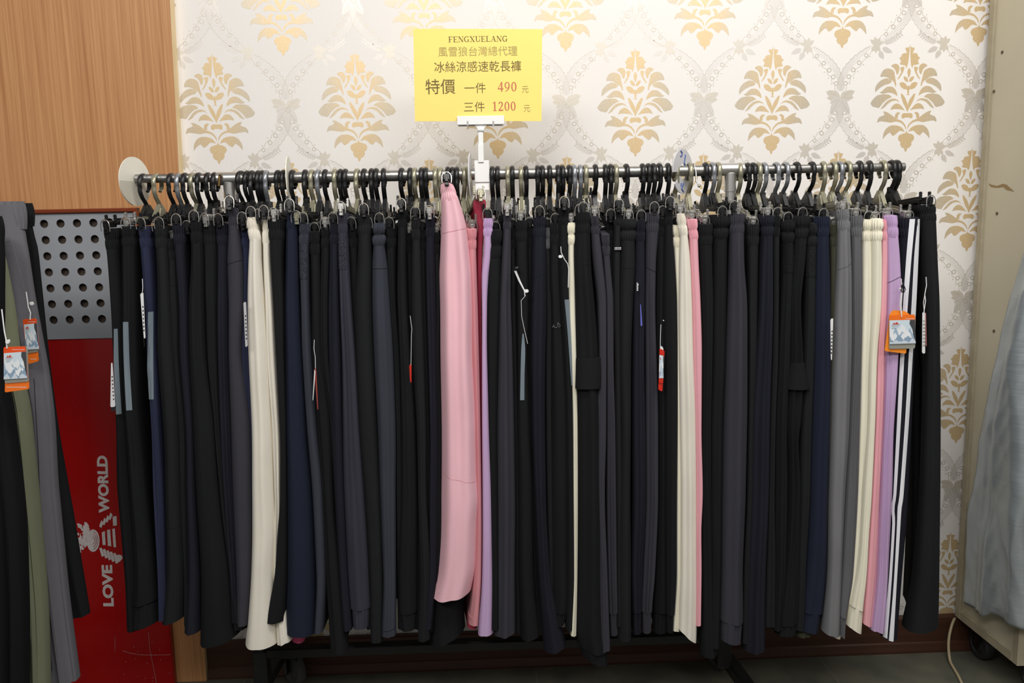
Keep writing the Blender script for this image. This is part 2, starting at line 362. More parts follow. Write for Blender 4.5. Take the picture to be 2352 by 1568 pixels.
# partition: right edge leans a little, as in the picture
mb = MB(); e0, e1 = at(474, 1568, -.03), at(390, 0, -.03)
def edge_x(z): return e0[0]+(e1[0]-e0[0])*(z-e0[2])/(e1[2]-e0[2])
zb, zt = 0.0, 2.75
V = [(-2.4, -.03, zb), (edge_x(zb), -.03, zb), (edge_x(zt), -.03, zt), (-2.4, -.03, zt), (-2.4, 0.0, zb), (edge_x(zb), 0.0, zb), (edge_x(zt), 0.0, zt), (-2.4, 0.0, zt)]
mb.add(V, [(0, 1, 2, 3), (4, 7, 6, 5), (0, 4, 5, 1), (3, 2, 6, 7), (0, 3, 7, 4)], 0)
mb.add(V, [(1, 5, 6, 2)], 1)
struct(mb.build('wall_left', [OAK, EDGE]))
mb = MB()
xl = edge_x(0)+.002
for (y, z) in (((-.014, 0), (0.0965, .1035)),): pass
prof = [(0, .1035), (-.012, .1035), (-.016, .099), (-.016, .030), (-.020, .027), (-.024, .006), (-.024, 0), (0, 0)]
n = len(prof); V = [(x, p[0]-.0008, p[1]) for x in (xl, 1.75) for p in prof]
mb.add(V, [(k, (k+1) % n, n+(k+1) % n, n+k) for k in range(n)]+[tuple(range(n)), tuple(range(2*n-1, n-1, -1))])
struct(mb.build('baseboard_back', DARKW))
def floor_mat():
    M = bpy.data.materials.new('slate_floor_tile'); M.use_nodes = True; nt = M.node_tree; b = nt.nodes['Principled BSDF']; L = nt.links.new
    tc = nt.nodes.new('ShaderNodeTexCoord'); n = nt.nodes.new('ShaderNodeTexNoise'); n.inputs['Scale'].default_value = 9; n.inputs['Detail'].default_value = 7; L(tc.outputs['Object'], n.inputs['Vector'])
    r = nt.nodes.new('ShaderNodeValToRGB'); r.color_ramp.elements[0].position = .3; r.color_ramp.elements[1].position = .75
    r.color_ramp.elements[0].color = (*lin((80, 82, 74)), 1); r.color_ramp.elements[1].color = (*lin((112, 110, 94)), 1); L(n.outputs['Fac'], r.inputs[0])
    br = nt.nodes.new('ShaderNodeTexBrick'); br.offset = 0; br.inputs['Scale'].default_value = 1; br.inputs['Mortar Size'].default_value = .002
    br.inputs['Brick Width'].default_value = .8; br.inputs['Row Height'].default_value = .8; br.inputs['Mortar Smooth'].default_value = .2
    mp = nt.nodes.new('ShaderNodeMapping'); mp.inputs['Location'].default_value = (-.111, .75, 0); L(tc.outputs['Object'], mp.inputs[0]); L(mp.outputs[0], br.inputs['Vector'])
    mx = nt.nodes.new('ShaderNodeMix'); mx.data_type = 'RGBA'; mx.inputs['B'].default_value = (*lin((118, 116, 106)), 1)
    L(br.outputs['Fac'], mx.inputs['Factor']); L(r.outputs[0], mx.inputs['A']); L(mx.outputs['Result'], b.inputs['Base Color'])
    b.inputs['Roughness'].default_value = .5; b.inputs['Specular IOR Level'].default_value = .35
    return M
mb = MB(); mb.box((0, -2.2, -.02), (6.4, 4.6, .04)); struct(mb.build('floor', floor_mat()))
# ------------------------------------------------------------------ framed board on the wood: red panel, perforated metal
bx1 = -.873
root = thing('display_board', (-1.2, -.031, 0), 'red lower panel and grey perforated metal panel framed on the left wood wall', 'display board')
ztrim = at(200, 488, -.05)[2]; zmid = at(200, 766, -.05)[2]
TIN = mat('grey_painted_metal', (160, 164, 170), rough=.5, metal=.25, noise=.05, nscale=5)
REDP = mat('red_gloss_panel', (158, 8, 10), rough=.22, spec=.5, noise=.08, nscale=3)
mb = MB(); mb.box((-1.57, -.0365, (zmid+ztrim)/2), (1.40, .009, ztrim-zmid+.02)); mb.build('hole_shade_sheet', mat('hole_shade_brown', (78, 66, 56), rough=.9), root)  # added dark sheet: its brown stands in for shade behind the holes
# perforated sheet with real holes
def perforated():
    mb = MB(); p = at(101, 514, -.055); q = at(252, 512, -.055); px = (q[0]-p[0])/4
    r1 = at(115, 735, -.055); pz = (p[2]-r1[2])/6; R = .0104
    nseg = 16
    for j in range(-1, 8):
        for i in range(-12, 7):
            cx, cz = p[0]+i*px, p[2]-j*pz
            x0, x1 = cx-px/2, min(cx+px/2, bx1-.004); z0, z1 = max(cz-pz/2, zmid-.012), min(cz+pz/2, ztrim)
            if x1 <= x0+.001 or z1 <= z0+.001: continue
            if cx+R > bx1-.004 or cz+R > ztrim or cz-R < zmid-.012:
                mb.add([(x0, -.055, z0), (x1, -.055, z0), (x1, -.055, z1), (x0, -.055, z1)], [(0, 1, 2, 3)]); continue
            A = []; Bc = []; Cc = []
            for k in range(nseg):
                a = 2*math.pi*(k+.5)/nseg; c, s = math.cos(a), math.sin(a)
                A.append((cx+R*c, -.055, cz+R*s)); Bc.append((cx+R*c, -.0525, cz+R*s))
                t = min(((x1-cx) if c > 0 else (x0-cx))/c if abs(c) > 1e-6 else 9, ((z1-cz) if s > 0 else (z0-cz))/s if abs(s) > 1e-6 else 9)
                Cc.append([cx+t*c, -.055, cz+t*s])
            for k, (sx, sz) in ((2, (x1, z1)), (6, (x0, z1)), (10, (x0, z0)), (14, (x1, z0))):
                pass
            ring = []
            for k in range(nseg):
                ring.append(tuple(Cc[k]))
            n = nseg; V = A+ring+Bc
            Fc = [(k, (k+1) % n, n+(k+1) % n, n+k) for k in range(n)]+[(k, 2*n+k, 2*n+(k+1) % n, (k+1) % n) for k in range(n)]
            o = len(V)
            for k, c in ((1, (x1, z1)), (5, (x0, z1)), (9, (x0, z0)), (13, (x1, z0))):
                V.append((c[0], -.055, c[1])); Fc.append((n+k, n+(k+1) % n, len(V)-1))
            mb.add(V, Fc)
    return mb
perforated().build('perforated_panel', TIN, root)
mb = MB(); mb.box(((-2.27+bx1)/2, -.042, zmid/2), (bx1+2.27, .020, zmid-.004), bev=.002); redp = mb.build('red_panel', REDP, root)
# chipped lower lip, scratches
mb = MB()
yy = -.0523
FL = [0]
def flat(mb, pts, Y=yy, mi=0, lift=0.): FL[0] += 1; mb.add([tuple(at(p[0], p[1], Y)+np.array([0, -lift-FL[0]*8e-6, 0])) for p in pts], [tuple(range(len(pts)))], mi)
flat(mb, [(212, 766), (234, 765), (233, 774), (228, 775), (222, 770), (216, 771)]); flat(mb, [(246, 765), (258, 765), (257, 769), (248, 769)])
mb.build('chipped_paint', mat('bare_board', (150, 118, 92), rough=.9), redp)
mb = MB()
def scr(P, w):
    Q = [at(p[0], p[1], yy-.0004) for p in P]; mb.tube(Q, w, 4, cap=False)
scr([(282, 1494), (300, 1500), (320, 1503), (350, 1504), (392, 1503)], .0005); scr([(341, 1452), (344, 1490), (350, 1520), (356, 1550), (360, 1572)], .0005); scr([(264, 1462), (264, 1495)], .0004)
for k in range(14): c = at(285+rng.random()*105, 1470+rng.random()*95, yy); mb.box(c, (.0018, .0006, .0018))
mb.build('scratch', mat('scratch_grey', (176, 140, 138), rough=.8), redp)
# print: LOVE / WORLD reading upwards and a worn striped figure print
WPR = mat('worn_white_print', (205, 196, 194), rough=.7, noise=.25, nscale=160)
mb = MB()
def up_text(txt, pbot, ptop, pxw, bold):
    a = at(*pbot, yy); b = at(*ptop, yy); ln = b-a; L = np.linalg.norm(ln); ey = np.array([-1., 0, 0]); ex = ln/L
    ey = ey-ex*(ey@ex); hgt = pxw*np.linalg.norm(at(pbot[0]+1, pbot[1], yy)-a)
    put_text(mb, txt, a, ex, ey/np.linalg.norm(ey), w=L, h=hgt, bold=bold)
up_text('LOVE', (262, 1392), (258, 1297), 25, .045); up_text('WORLD', (252, 1178), (247, 1046), 25, .045)
def blob(cx, cy, rx, ry, n=16, jag=0., ang=0.):
    P = []
    for k in range(n):
        a = 2*math.pi*k/n; r = 1+jag*(rng.random()-.5)*2; u, v = rx*math.cos(a)*r, ry*math.sin(a)*r
        P.append((cx+u*math.cos(ang)-v*math.sin(ang), cy+u*math.sin(ang)+v*math.cos(ang)))
    return P
flat(mb, blob(214, 1241, 15, 26), lift=.0004)
for k in range(26): flat(mb, blob(176+rng.random()*28, 1206+rng.random()*60, 3+4*rng.random(), 3+6*rng.random(), 11, .5), lift=.0003)
flat(mb, [(234, 1222), (241, 1219), (243, 1251), (236, 1251)], lift=.0004); flat(mb, [(246, 1217), (253, 1215), (256, 1254), (248, 1253)], lift=.0004); flat(mb, [(258, 1214), (264, 1213), (267, 1256), (261, 1256)], lift=.0004)
for k in range(5): flat(mb, [(228+k*8, 1258+k*3), (234+k*8, 1257+k*3), (240+k*8, 1276+k*4), (234+k*8, 1278+k*4)], lift=.0004)
for k in range(4): flat(mb, [(228+k*7, 1208-k*6), (233+k*7, 1212-k*6), (238+k*7, 1200-k*6), (233+k*7, 1194-k*6)], lift=.0004)
flat(mb, [(259, 1186), (268, 1184), (269, 1206), (260, 1207)], lift=.0004)
flat(mb, blob(273, 1281, 8, 9, 10, .15), lift=.0004)
mb.build('print', WPR, redp)
mb = MB()
for k in range(3): mb.tube([at(205+14*math.cos(a)*(.5+.25*k)+6, 1241+22*math.sin(a)*(.4+.28*k), yy-.0006) for a in np.linspace(-1.3, 1.3, 12)], .0006, 4, cap=False)
mb.build('print_line', mat('print_gap_red', (140, 12, 14), rough=.4), redp)
# trim frame
mb = MB(); zc = ztrim+.004
mb.box(((-2.28+bx1)/2+.001, -.046, zc), (bx1+2.282, .032, .010), bev=.002); mb.box((bx1+.001, -.046, zc/2+.49), (.007, .030, zc-.985), bev=.0015)
mb.build('frame', REDW, root)

# ------------------------------------------------------------------ garment rack
RY, RZ, RR = -.27, 1.332, .0098
rack = thing('garment_rack', (0, RY, 0), 'long chrome clothes rail on black wheeled base holding the row of trousers', 'clothes rack')
xA, xE = at(313, 410, RY)[0], at(2076, 386, RY)[0]; PX = (-.567, .562)
mb = MB(); mb.tube([(xA, RY, RZ+.0055), (PX[0], RY, RZ+.004), ], RR, 20); mb.tube([(PX[1], RY, RZ), (xE, RY, RZ)], RR, 20); mb.tube([(PX[0], RY, RZ+.002), (PX[1], RY, RZ)], .0122, 24)
mb.build('rail', STEEL, rack, smooth=True)
for x in PX:
    mb = MB(); z = RZ+.002; mb.tube([(x-.029, RY, z), (x+.029, RY, z)], .0145, 24); mb.tube([(x, RY, z-.010), (x, RY, z-.05)], .0135, 20)
    mb.build('tee_joint', CHROME, rack, smooth=True)
    mb = MB(); mb.tube([(x, RY, z-.03), (x, RY, .22)], .0118, 20); mb.build('post', CHROME, rack, smooth=True)
    mb = MB(); mb.tube([(x, RY, .23), (x, RY, .70)], .0165, 16); mb.build('post_sleeve', BLACKM, rack, smooth=True)
mb = MB(); sx = PX[0]-.001; mb.tube([(sx-.012, RY-.015, RZ+.008), (sx-.012, RY-.022, RZ+.006)], .0035, 8); mb.tube([(sx-.013, RY-.021, RZ+.006), (sx-.015, RY-.024, RZ-.016)], .0028, 8)
mb.build('thumb_screw', mat('old_brass', (112, 88, 50), rough=.45, metal=.8), rack, smooth=True)
mb = MB(); mb.box((0, RY, .208), (PX[1]-PX[0]-.02, .026, .026), bev=.004); mb.build('base_bar', BLACKM, rack)
for x, fx in ((PX[0], PX[0]+.004), (PX[1], PX[1]+.05)):
    mb = MB(); a = np.array([x+.01, -.045, .125]); b = np.array([fx, -.52, .115]) if x > 0 else np.array([x-.01, -.52, .125])
    d = (b-a)/np.linalg.norm(b-a); sdir = np.cross(d, (0, 0, 1)); mb.box((a+b)/2, (.032, np.linalg.norm(b-a), .032), rot=np.stack([sdir, d, np.cross(sdir, d)], 1), bev=.004)
    mb.box((x, RY, .175), (.034, .04, .09), bev=.004); mb.build('foot', BLACKM, rack)
    for yy_, swx in ((-.075, .022 if x < 0 else .050), (-.50, 0.02)):
        cx = (x if x < 0 else x+(.0 if yy_ > -.2 else .05)); zt_ = .108
        cm = MB(); cm.box((cx+swx*.4, yy_, zt_-.004), (.05, .05, .006), bev=.001); cm.lathe([(.012, zt_-.02), (.012, zt_-.006)], (cx+swx*.4, yy_, 0), 'z', 14)
        for s in (-1, 1): cm.slab([(-.016, .0), (.018, 0), (.010, -.058), (-.010, -.058)], (cx+swx+s*.014-.001, yy_, zt_-.012), (0, 1, 0), (0, 0, 1), (1, 0, 0), .002)
        cm.box((cx+swx, yy_, zt_-.016), (.03, .034, .008), bev=.001)
        cs = cm.build('caster', BLACKM, rack)
        wm = MB(); R = .045; wm.lathe([(.0, -.011), (R*.45, -.012), (R*.62, -.009), (R*.68, -.012), (R*.95, -.0115), (R, -.006), (R, .006), (R*.95, .0115), (R*.68, .012), (R*.62, .009), (R*.45, .012), (0, .011)], (cx+swx, yy_+.012, R), 'x', 32)
        wm.spin((cx+swx, yy_+.012), math.radians(42 if x < 0 else 16))
        wm.build('wheel', RUBBER, cs, smooth=True)
# ------------------------------------------------------------------ hangers
ARM = .140
def hanger_meshes(kind):
    """local frame: rail centre at origin, arms along Y, hook seen edge-on along X"""
    H = {}
    mb = MB(); r = .0195; P = []; R = []
    cz = RR+.0035-r
    for a in np.linspace(-62, 205, 26):
        A = math.radians(a); P.append((0, r*math.cos(A)*1.0, cz+r*math.sin(A)))
    P += [(0, -.0200, cz-.015), (0, -.0180, cz-.022), (0, -.0130, cz-.031), (0, -.0050, cz-.039), (0, .000, cz-.046), (0, .002, cz-.054)]
    n = len(P); rad = np.tile(np.array([[.0052, .0036]]), (n, 1)); rad[:3] *= .8
    mb.tube(P, rad, 10); H['hook'] = mb
    zb_ = cz-.050
    mb = MB()
    if kind == 'swivel':
        mb.lathe([(.0055, zb_+.012), (.0075, zb_+.010), (.0075, zb_-.002), (.006, zb_-.004)], (0, .002, 0), 'z', 14)
    mb.slab([(-.004, .004), (.008, .004), (.028, -.018), (.044, -.034), (-.044, -.034), (-.026, -.018)], (-.0045, 0, zb_), (0, 1, 0), (0, 0, 1), (1, 0, 0), .009)
    mb.slab([(-.006, -.004), (.010, -.004), (.021, -.026), (-.017, -.026)], (-.0062, 0, zb_), (0, 1, 0), (0, 0, 1), (1, 0, 0), .0124)
    zbar = zb_-.032
    mb.box((0, 0, zbar), (.0075, 2*ARM-.01, .009), bev=.001); mb.box((0, 0, zbar+.0065), (.003, 2*ARM-.05, .006))
    H['body'] = mb; H['zbar'] = zbar
    c = MB(); c.box((0, 0, .0), (.0135, .030, .014), bev=.0015)
    for s in (-1, 1): c.box((s*.0098, .006, .010), (.0045, .006, .019), bev=.0008)
    for k in range(3):
        for s in (-1, 1): c.box((s*.0098, .0028, .006+k*.005), (.005, .0012, .0016))
    c.box((0, -.011, -.011), (.0080, .008, .016), bev=.001); c.box((0, -.0165, -.006), (.006, .003, .012), bev=.0006)
    H['clip'] = c
    w = MB(); w.tube([(-.0092, -.016, -.0145), (-.0098, -.0165, -.008)]+[(-.0097*math.cos(a), -.0165, -.003+.0125*math.sin(a)) for a in np.linspace(.0, math.pi, 15)]+[(.0098, -.0165, -.008), (.0092, -.016, -.0145)], .0010, 6)
    H['loop'] = w
    return H
HM = {k: hanger_meshes(k) for k in ('plain', 'swivel')}
def hmesh(src, name, M):
    me = bpy.data.meshes.new(name); me.from_pydata(src.v, [], src.f); me.materials.append(M)
    me.polygons.foreach_set('use_smooth', [True]*len(src.f)); me.set_sharp_from_angle(angle=math.radians(40)); return me
HMESH = {}
for k in ('plain', 'swivel'):
    for c, M in (('black', BLACKP), ('champagne', CHAMP), ('silver', SILVP)):
        cm = M if c == 'champagne' else BLACKP
        HMESH[k, c] = dict(hook=hmesh(HM[k]['hook'], 'hook', M), body=hmesh(HM[k]['body'], 'body', BLACKP if c == 'silver' else M), clip=hmesh(HM[k]['clip'], 'clip', {'champagne': CHAMP, 'silver': BLACKP}.get(c, BLACKP)),
                           chromeclip=hmesh(HM[k]['clip'], 'clip', CHROME), loop=hmesh(HM[k]['loop'], 'wire_loop', CHROME))
def make_hanger(x, color, kind, yaw, tilt, label, chrome=False, ry=RY, rz=None, base=0.0):
    rr = .0122 if PX[0] < x < PX[1] else RR
    z = (RZ if rz is None else rz)+(rr-RR)
    r = thing('clip_hanger', (x, ry, z), label, 'hanger', 'clip hangers on the rail'); r.rotation_euler = (tilt, 0, yaw+base)
    ms = HMESH[kind, color]
    for nme in ('hook', 'body'):
        o = bpy.data.objects.new(nme, ms[nme]); COL.objects.link(o); o.parent = r
    for s in (1, -1):
        o = bpy.data.objects.new('clip', ms['chromeclip' if chrome else 'clip']); COL.objects.link(o); o.parent = r
        o.location = (0, -s*ARM, HM[kind]['zbar']-.002); o.rotation_euler = (0, 0, 0 if s > 0 else math.pi)
        l = bpy.data.objects.new('wire_loop', ms['loop']); COL.objects.link(l); l.parent = o
    return r
CLIPY, CLIPZ = -(ARM+.011), HM['plain']['zbar']-.002-.013       # grip point on the near jaw
# ------------------------------------------------------------------ trousers
class Leg:
    """tube hung edge-on: nose towards the room, section tapering towards the wall"""
    def __init__(s, zs, xl, xr, Yn, dlen, slope, tb, fold, seed, ztop, zbot, tilt=0., vslope=0., nose=.65, yfun=None):
        s.zs, s.xl, s.xr = np.array(zs), np.array(xl), np.array(xr); s.Yn, s.d, s.slope, s.tb = Yn, dlen, slope, tb
        r = np.random.default_rng(seed); s.A = fold; s.f = r.uniform(.35, 1.35, 3); s.ph = r.uniform(0, 6.28, 3); s.dr = r.uniform(-1.6, 1.6, 3); s.w = r.uniform(.5, 1., 3)
        s.zt, s.zb, s.tilt, s.vs, s.nose = ztop, zbot, tilt, vslope, nose; s.yf = yfun
        s.rib = 0.; s.slope2 = None; s.sw = r.uniform(2, 5); s.sp = r.uniform(0, 6.28)
    def width(s, z):
        if not hasattr(s, 'g0'):
            s.g0 = s.zs.min(); s.gs = (s.zs.max()-s.g0)/240; g = s.g0+s.gs*np.arange(241); s.gl = pch(g, s.zs, s.xl).tolist(); s.gr = pch(g, s.zs, s.xr).tolist()
        k = min(max((z-s.g0)/s.gs, 0), 239.999); i = int(k); t = k-i
        return s.gl[i]*(1-t)+s.gl[i+1]*t, s.gr[i]*(1-t)+s.gr[i+1]*t
    def pt(s, t, side, v, u=None, lift=0.):
        """t 0..1 down the leg; nose points by u (-1..1), flank points by side, v"""
        z0 = s.zt+(0 if s.vs == 0 else s.vs*v); z = z0+(s.zb-z0)*t
        xl, xr = s.width(z); W = max(xr-xl, .006); xc = (xl+xr)/2; rn = max(W*s.nose, .008)
        if u is not None:
            vv = rn*(1-math.sqrt(max(0, 1-u*u))); x = u*W/2; nx, ny = u, -math.sqrt(max(0, 1-u*u)); sc = u
        else:
            vv = v
            k = min(1, max(0, (v-rn)/.06)); k = k*k*(3-2*k); h = W/2*(1-k)+min(s.tb/2, W/2)*k
            e = (s.d-v)/.012
            if e < 1: h *= math.sqrt(max(.02, 1-(1-max(e, 0))**2))
            x = side*h; nx, ny = side, 0.; sc = side*(1+(v-rn)/max(W, .012)*1.2)
        amp = s.A*min(1, t*4+.15)*min(1., W/.03+.2)
        dsp = amp*sum(w*math.cos(2*math.pi*f*sc+p+d*t*2) for f, p, d, w in zip(s.f, s.ph, s.dr, s.w))*.55
        if u is None: dsp *= .5
        dsp += amp*.35*math.sin(s.sw*6.28*t+s.sp)*max(0, 1-abs(sc))
        if s.rib: dsp += s.rib*math.cos(sc*17)
        z += (s.tilt*(x/(W/2))*(1 if t > .5 else 0)*((t-.5)*2)**2 if s.tilt else 0)
        yn = s.Yn if s.yf is None else s.Yn+s.yf(t)
        sl = s.slope if s.slope2 is None else s.slope+(s.slope2-s.slope)*min(1, max(0, t-.05)*3)
        return (xc+x+sl*vv+nx*dsp*.25+nx*lift, yn+vv+(ny*(dsp+lift) if u is not None else 0), z)
    def section(s, t, nu=15, nv=9):
        xl, xr = s.width(s.zt+(s.zb-s.zt)*t); W = max(xr-xl, .006); rn = max(W*s.nose, .008)
        us = np.sin(np.linspace(-math.pi/2, math.pi/2, nu)); vs = np.linspace(rn, s.d, nv+1)[1:]
        vs = rn+(s.d-rn)*np.linspace(0, 1, nv+1)[1:]**1.2
        return [s.pt(t, 0, 0, u=u) for u in us]+[s.pt(t, 1, v) for v in vs]+[s.pt(t, -1, v) for v in vs[::-1]]
    def mesh(s, t0=0., t1=1., nz=40, nu=25, nv=9, hem=True):
        mb = MB(); V = []; ts = list(np.linspace(t0, t1, nz)); n = nu+2*nv
        for t in ts: V += s.section(t, nu, nv)
        Fc = [(i*n+k, (i+1)*n+k, (i+1)*n+(k+1) % n, i*n+(k+1) % n) for i in range(nz-1) for k in range(n)]
        if hem:                                  # turned-in hem so the opening has thickness
            last = np.array(V[-n:]); c = last.mean(0); ins = []
            for p in last: ins.append((c[0]+(p[0]-c[0])*.86, p[1]+(c[1]-p[1])*.03, p[2]))
            ins2 = [(p[0], p[1], p[2]+.02) for p in ins]; o = (nz-1)*n; V += ins+ins2
            for a, b in ((o, o+n), (o+n, o+2*n)): Fc += [(a+k, b+k, b+(k+1) % n, a+(k+1) % n) for k in range(n)]
            Fc.append(tuple(o+2*n+k for k in range(n)))
        Fc.append(tuple(range(n)))
        mb.add(V, Fc); return mb
    def ribbon(s, t0, t1, u0, u1, lift=.0012, nz=24, nu=5):
        """thin band lying on the nose; u0, u1 numbers or functions of t"""
        mb = MB(); V = []
        for t in np.linspace(t0, t1, nz):
            a = u0(t) if callable(u0) else u0; b = u1(t) if callable(u1) else u1
            for u in np.linspace(a, b, nu): V.append(s.pt(t, 0, 0, u=float(np.clip(u, -.995, .995)), lift=lift))
        mb.add(V, [(i*nu+k, (i+1)*nu+k, (i+1)*nu+k+1, i*nu+k+1) for i in range(nz-1) for k in range(nu-1)]); return mb
    def t_of(s, z): return float(np.clip((z-s.zt)/(s.zb-s.zt), 0, 1))
def seam(leg, z0, z1, M, parent, u0=-.97, u1=.97, w=.0011):
    mb = MB(); V = []; us = np.linspace(u0, u1, 13)
    for k, u in enumerate(us):
        z = z0+(z1-z0)*k/12
        for dz in (w/2, -w/2): V.append(leg.pt(leg.t_of(z+dz), 0, 0, u=float(u), lift=.0006))
    mb.add(V, [(2*k, 2*k+1, 2*k+3, 2*k+2) for k in range(12)]); return mb.build('seam', M, parent)
def waistband(leg, d, slope, hb, parent, M, seed, vs, puff=1.):
    """gathered elastic band around the whole top edge"""
    mb = MB(); r = np.random.default_rng(seed); nu, nv = 41, 12; n = nu+2*nv; V = []; rows = 11
    ph = r.uniform(0, 6.28); fr = r.uniform(5.5, 8.)
    us = np.sin(np.linspace(-math.pi/2, math.pi/2, nu))
    for j in range(rows+2):
        q = min(j, rows-1)/(rows-1); z = leg.zt-hb*q
        bul = (.0022*puff-.0014)*math.sin(math.pi*min(1, q*2))*(q < .5)+(.0014*puff-.0008)*math.sin(math.pi*max(0, q*2-1))*(q >= .5)-.0008*puff*math.exp(-((q-.5)/.06)**2)-.0006*math.exp(-((q-1)/.06)**2)
        xl, xr = leg.width(z); W = max(xr-xl, .008); xc = (xl+xr)/2; rn = max(W*leg.nose, .008)
        inset = -.0035 if j >= rows else 0.
        if j == rows+1: z += .0
        def P(x, v, nx, ny, s):
            rib = .0011*math.cos(fr*s*math.pi+ph+.8*math.sin(q*5))*(1-.4*q)
            dd = bul+rib+inset; return (xc+x+slope*v+nx*dd, leg.Yn+v+ny*dd, z+vs*v)
        for u in us: V.append(P(u*W/2, rn*(1-math.sqrt(max(0, 1-u*u))), u, -math.sqrt(max(0, 1-u*u)), math.asin(max(-1, min(1, u)))))
        vv = rn+(d-rn)*np.linspace(0, 1, nv+1)[1:]
        for sd, seq in ((1, vv), (-1, vv[::-1])):
            for v in seq:
                k = float(sstep((v-rn)/.06)); h = W/2*(1-k)+min(.006, W/2)*k; e = (d-v)/.010
                if e < 1: h *= math.sqrt(max(.02, 1-(1-max(e, 0))**2))
                V.append(P(sd*h, v, sd, 0, sd*(1.57+(v-rn)/W*1.5)))
    R_ = rows+2
    Fc = [(i*n+k, (i+1)*n+k, (i+1)*n+(k+1) % n, i*n+(k+1) % n) for i in range(R_-1) for k in range(n)]
    Fc.append(tuple(range(n)))
    mb.add(V, Fc); return mb.build('waistband', M, parent, smooth=True)
TR = []          # filled by the table; rows are (y, left edge, right edge) read on the near face
def T(label, short, color, rows, dy=0., **k): TR.append(dict(label=label, short=short, color=color, rows=rows, dy=dy, **k))
T('black trousers with a grey strip, leftmost pair on the rack', 'leftmost black pair with grey strip', 'black',
  [(525,236,264),(600,244,270),(700,251,278),(820,257,279),(980,264,287),(1140,267,298),(1320,283,312),(1452,289,318)], strip=[(755,262,270),(850,263,273),(951,268,279)], dy=.012)
T('black jogger trousers, second from the left, broad grey strip down the leg', 'second black pair with grey strip', 'black',
  [(519,279,306),(600,278,306),(700,279,308),(820,279,310),(980,286,315),(1140,297,331),(1320,306,352),((1456,1438),294,367)], strip=[(739,284.5,295.5),(840,286,298),(942,292,304)], cuff=1392, fold=.004)
T('bright navy blue trousers with a grey reflective strip near the left end', 'bright navy pair with reflective strip', 'blue',
  [(520,317,340),(600,323,346),(700,331,351),(820,336,356),(980,346,363),(1140,350,373),(1320,360,378),(1428,363,381)], strip=[(716,341,351.5),(820,339.5,351.5),(917,341,353)], dy=.006)
T('charcoal trousers with thick ribbed waistband right of the bright navy pair', 'ribbed charcoal pair beside bright navy', 'soot',
  [(519,355,381),(567,356,382),(600,358,384),(700,360,391),(820,359,401),(980,372,409),(1140,376,415),(1320,378,423),((1441,1427),368,421)], seams=[(1212,1215)], hb=48)
T('slim dark grey trousers hung lower behind, right of the ribbed charcoal pair', 'low slim dark grey pair', 'soot',
  [(549,384,405),(600,386,406),(700,389,412),(820,398,412),(980,409,427),(1140,414,429),(1320,422,433),(1438,422,436)], seams=[(655,655)], dy=.014)
T('dark navy trousers leaning right, with a lower hem than the charcoal pair beside', 'dark navy pair right of low slim grey', 'navyblack',
  [(512,394,424),(600,402,424),(700,409,431),(820,411,435),(980,425,442),(1140,427,448),(1320,430,457),((1460,1456),422,459)])
T('black trousers whose pointed hem hangs lowest over the oak strip, left side', 'black pair with low pointed hem', 'black',
  [(504,437,460),(600,438,464),(700,432,466),(820,434,471),(980,441,492),(1140,448,505),(1320,457,533),((1496,1474),455,550)], hb=50, dy=-.004, fold=.004)
T('black trousers hung from the turned wide hanger, showing a broad waistband', 'black pair on turned wide hanger', 'black',
  [(513,460,497),(600,463,497),(700,466,498),(820,471,500),(980,489,506),(1140,500,529),(1320,524,543),(1448,532,567)], dy=.012, yawfree=1)
T('dark navy trousers just left of the tall charcoal pair near the left post', 'dark navy pair left of tall charcoal', 'navyblack',
  [(514,496,520),(600,497,522),(700,496,523),(820,497,524),(980,503,529),(1140,512,536),(1300,524,546),(1432,530,556)], dy=.010)
T('tall charcoal trousers clipped high in front of the left chrome post', 'tall charcoal pair at left post', 'charcoal',
  [(475,524,545),(540,523,548),(600,520,555),(700,523,557),(820,524,552),(980,528,573),(1140,533,577),(1320,541,577),(1440,544,567)], seams=[(608,598)], hb=40)
T('navy trousers glimpsed between the tall charcoal pair and the cream pair', 'navy pair left of the cream pair', 'blue',
  [(521,552,572),(600,556,573),(700,556,572),(820,551,573),(980,566,580),(1140,566,582),(1320,566,582),(1430,560,580)], dy=.018)
T('cream trousers with the widest hem, longest light pair on the left', 'large cream pair on the left', 'cream',
  [(498,568.5,588),(520,568,591),(549,572,597),(590,570,597),(700,567,606),(820,569,616),(980,576,623),(1140,577,629),(1230,577,635),(1320,575,629),(1430,567,634),((1494,1491),561,639)], hb=50, fold=.0022, dy=-.006)
T('second cream trousers with shadowed inner leg, right behind the large cream pair', 'second cream pair on the left', 'cream',
  [(496,607,618),(530,602,620),(600,603,620.5),(700,606,628),(820,609,633.5),(980,622,641.5),(1140,630,643),(1320,628,646),(1440,634,660),((1486,1476),636,669)], hb=60, fold=.003, dy=.010)
T('black trousers overlapping the cream hem, square hem ending above it', 'black pair overlapping the cream hem', 'black',
  [(501,613.5,651.5),(560,617,649),(600,619.5,647),(700,626,650),(820,633,651),(980,642,655),(1140,643,656),(1220,637,656),(1320,630,656),((1434,1432),607,653)], dy=-.002, hb=48)
T('wide flared navy trousers right of the cream pairs', 'wide flared navy pair', 'navy',
  [(481,660,680),(540,656,682),(600,655,684),(700,653,687),(820,654,693),(980,654,703),(1140,655,718),(1320,656,727),((1464,1467),653,729)], fold=.0035, hb=42)
T('blue-grey trousers with mesh thigh panel right of the flared navy pair', 'mesh-panel pair beside flared navy', 'slateblue',
  [(511,688,709),(558,686,709),(600,687,708),(700,690,709),(820,693,715),(980,703,726),(1140,716,743),(1320,725,748),(1456,721,741)], mesh=(562,640), hb=48, darker=1, dy=.003)
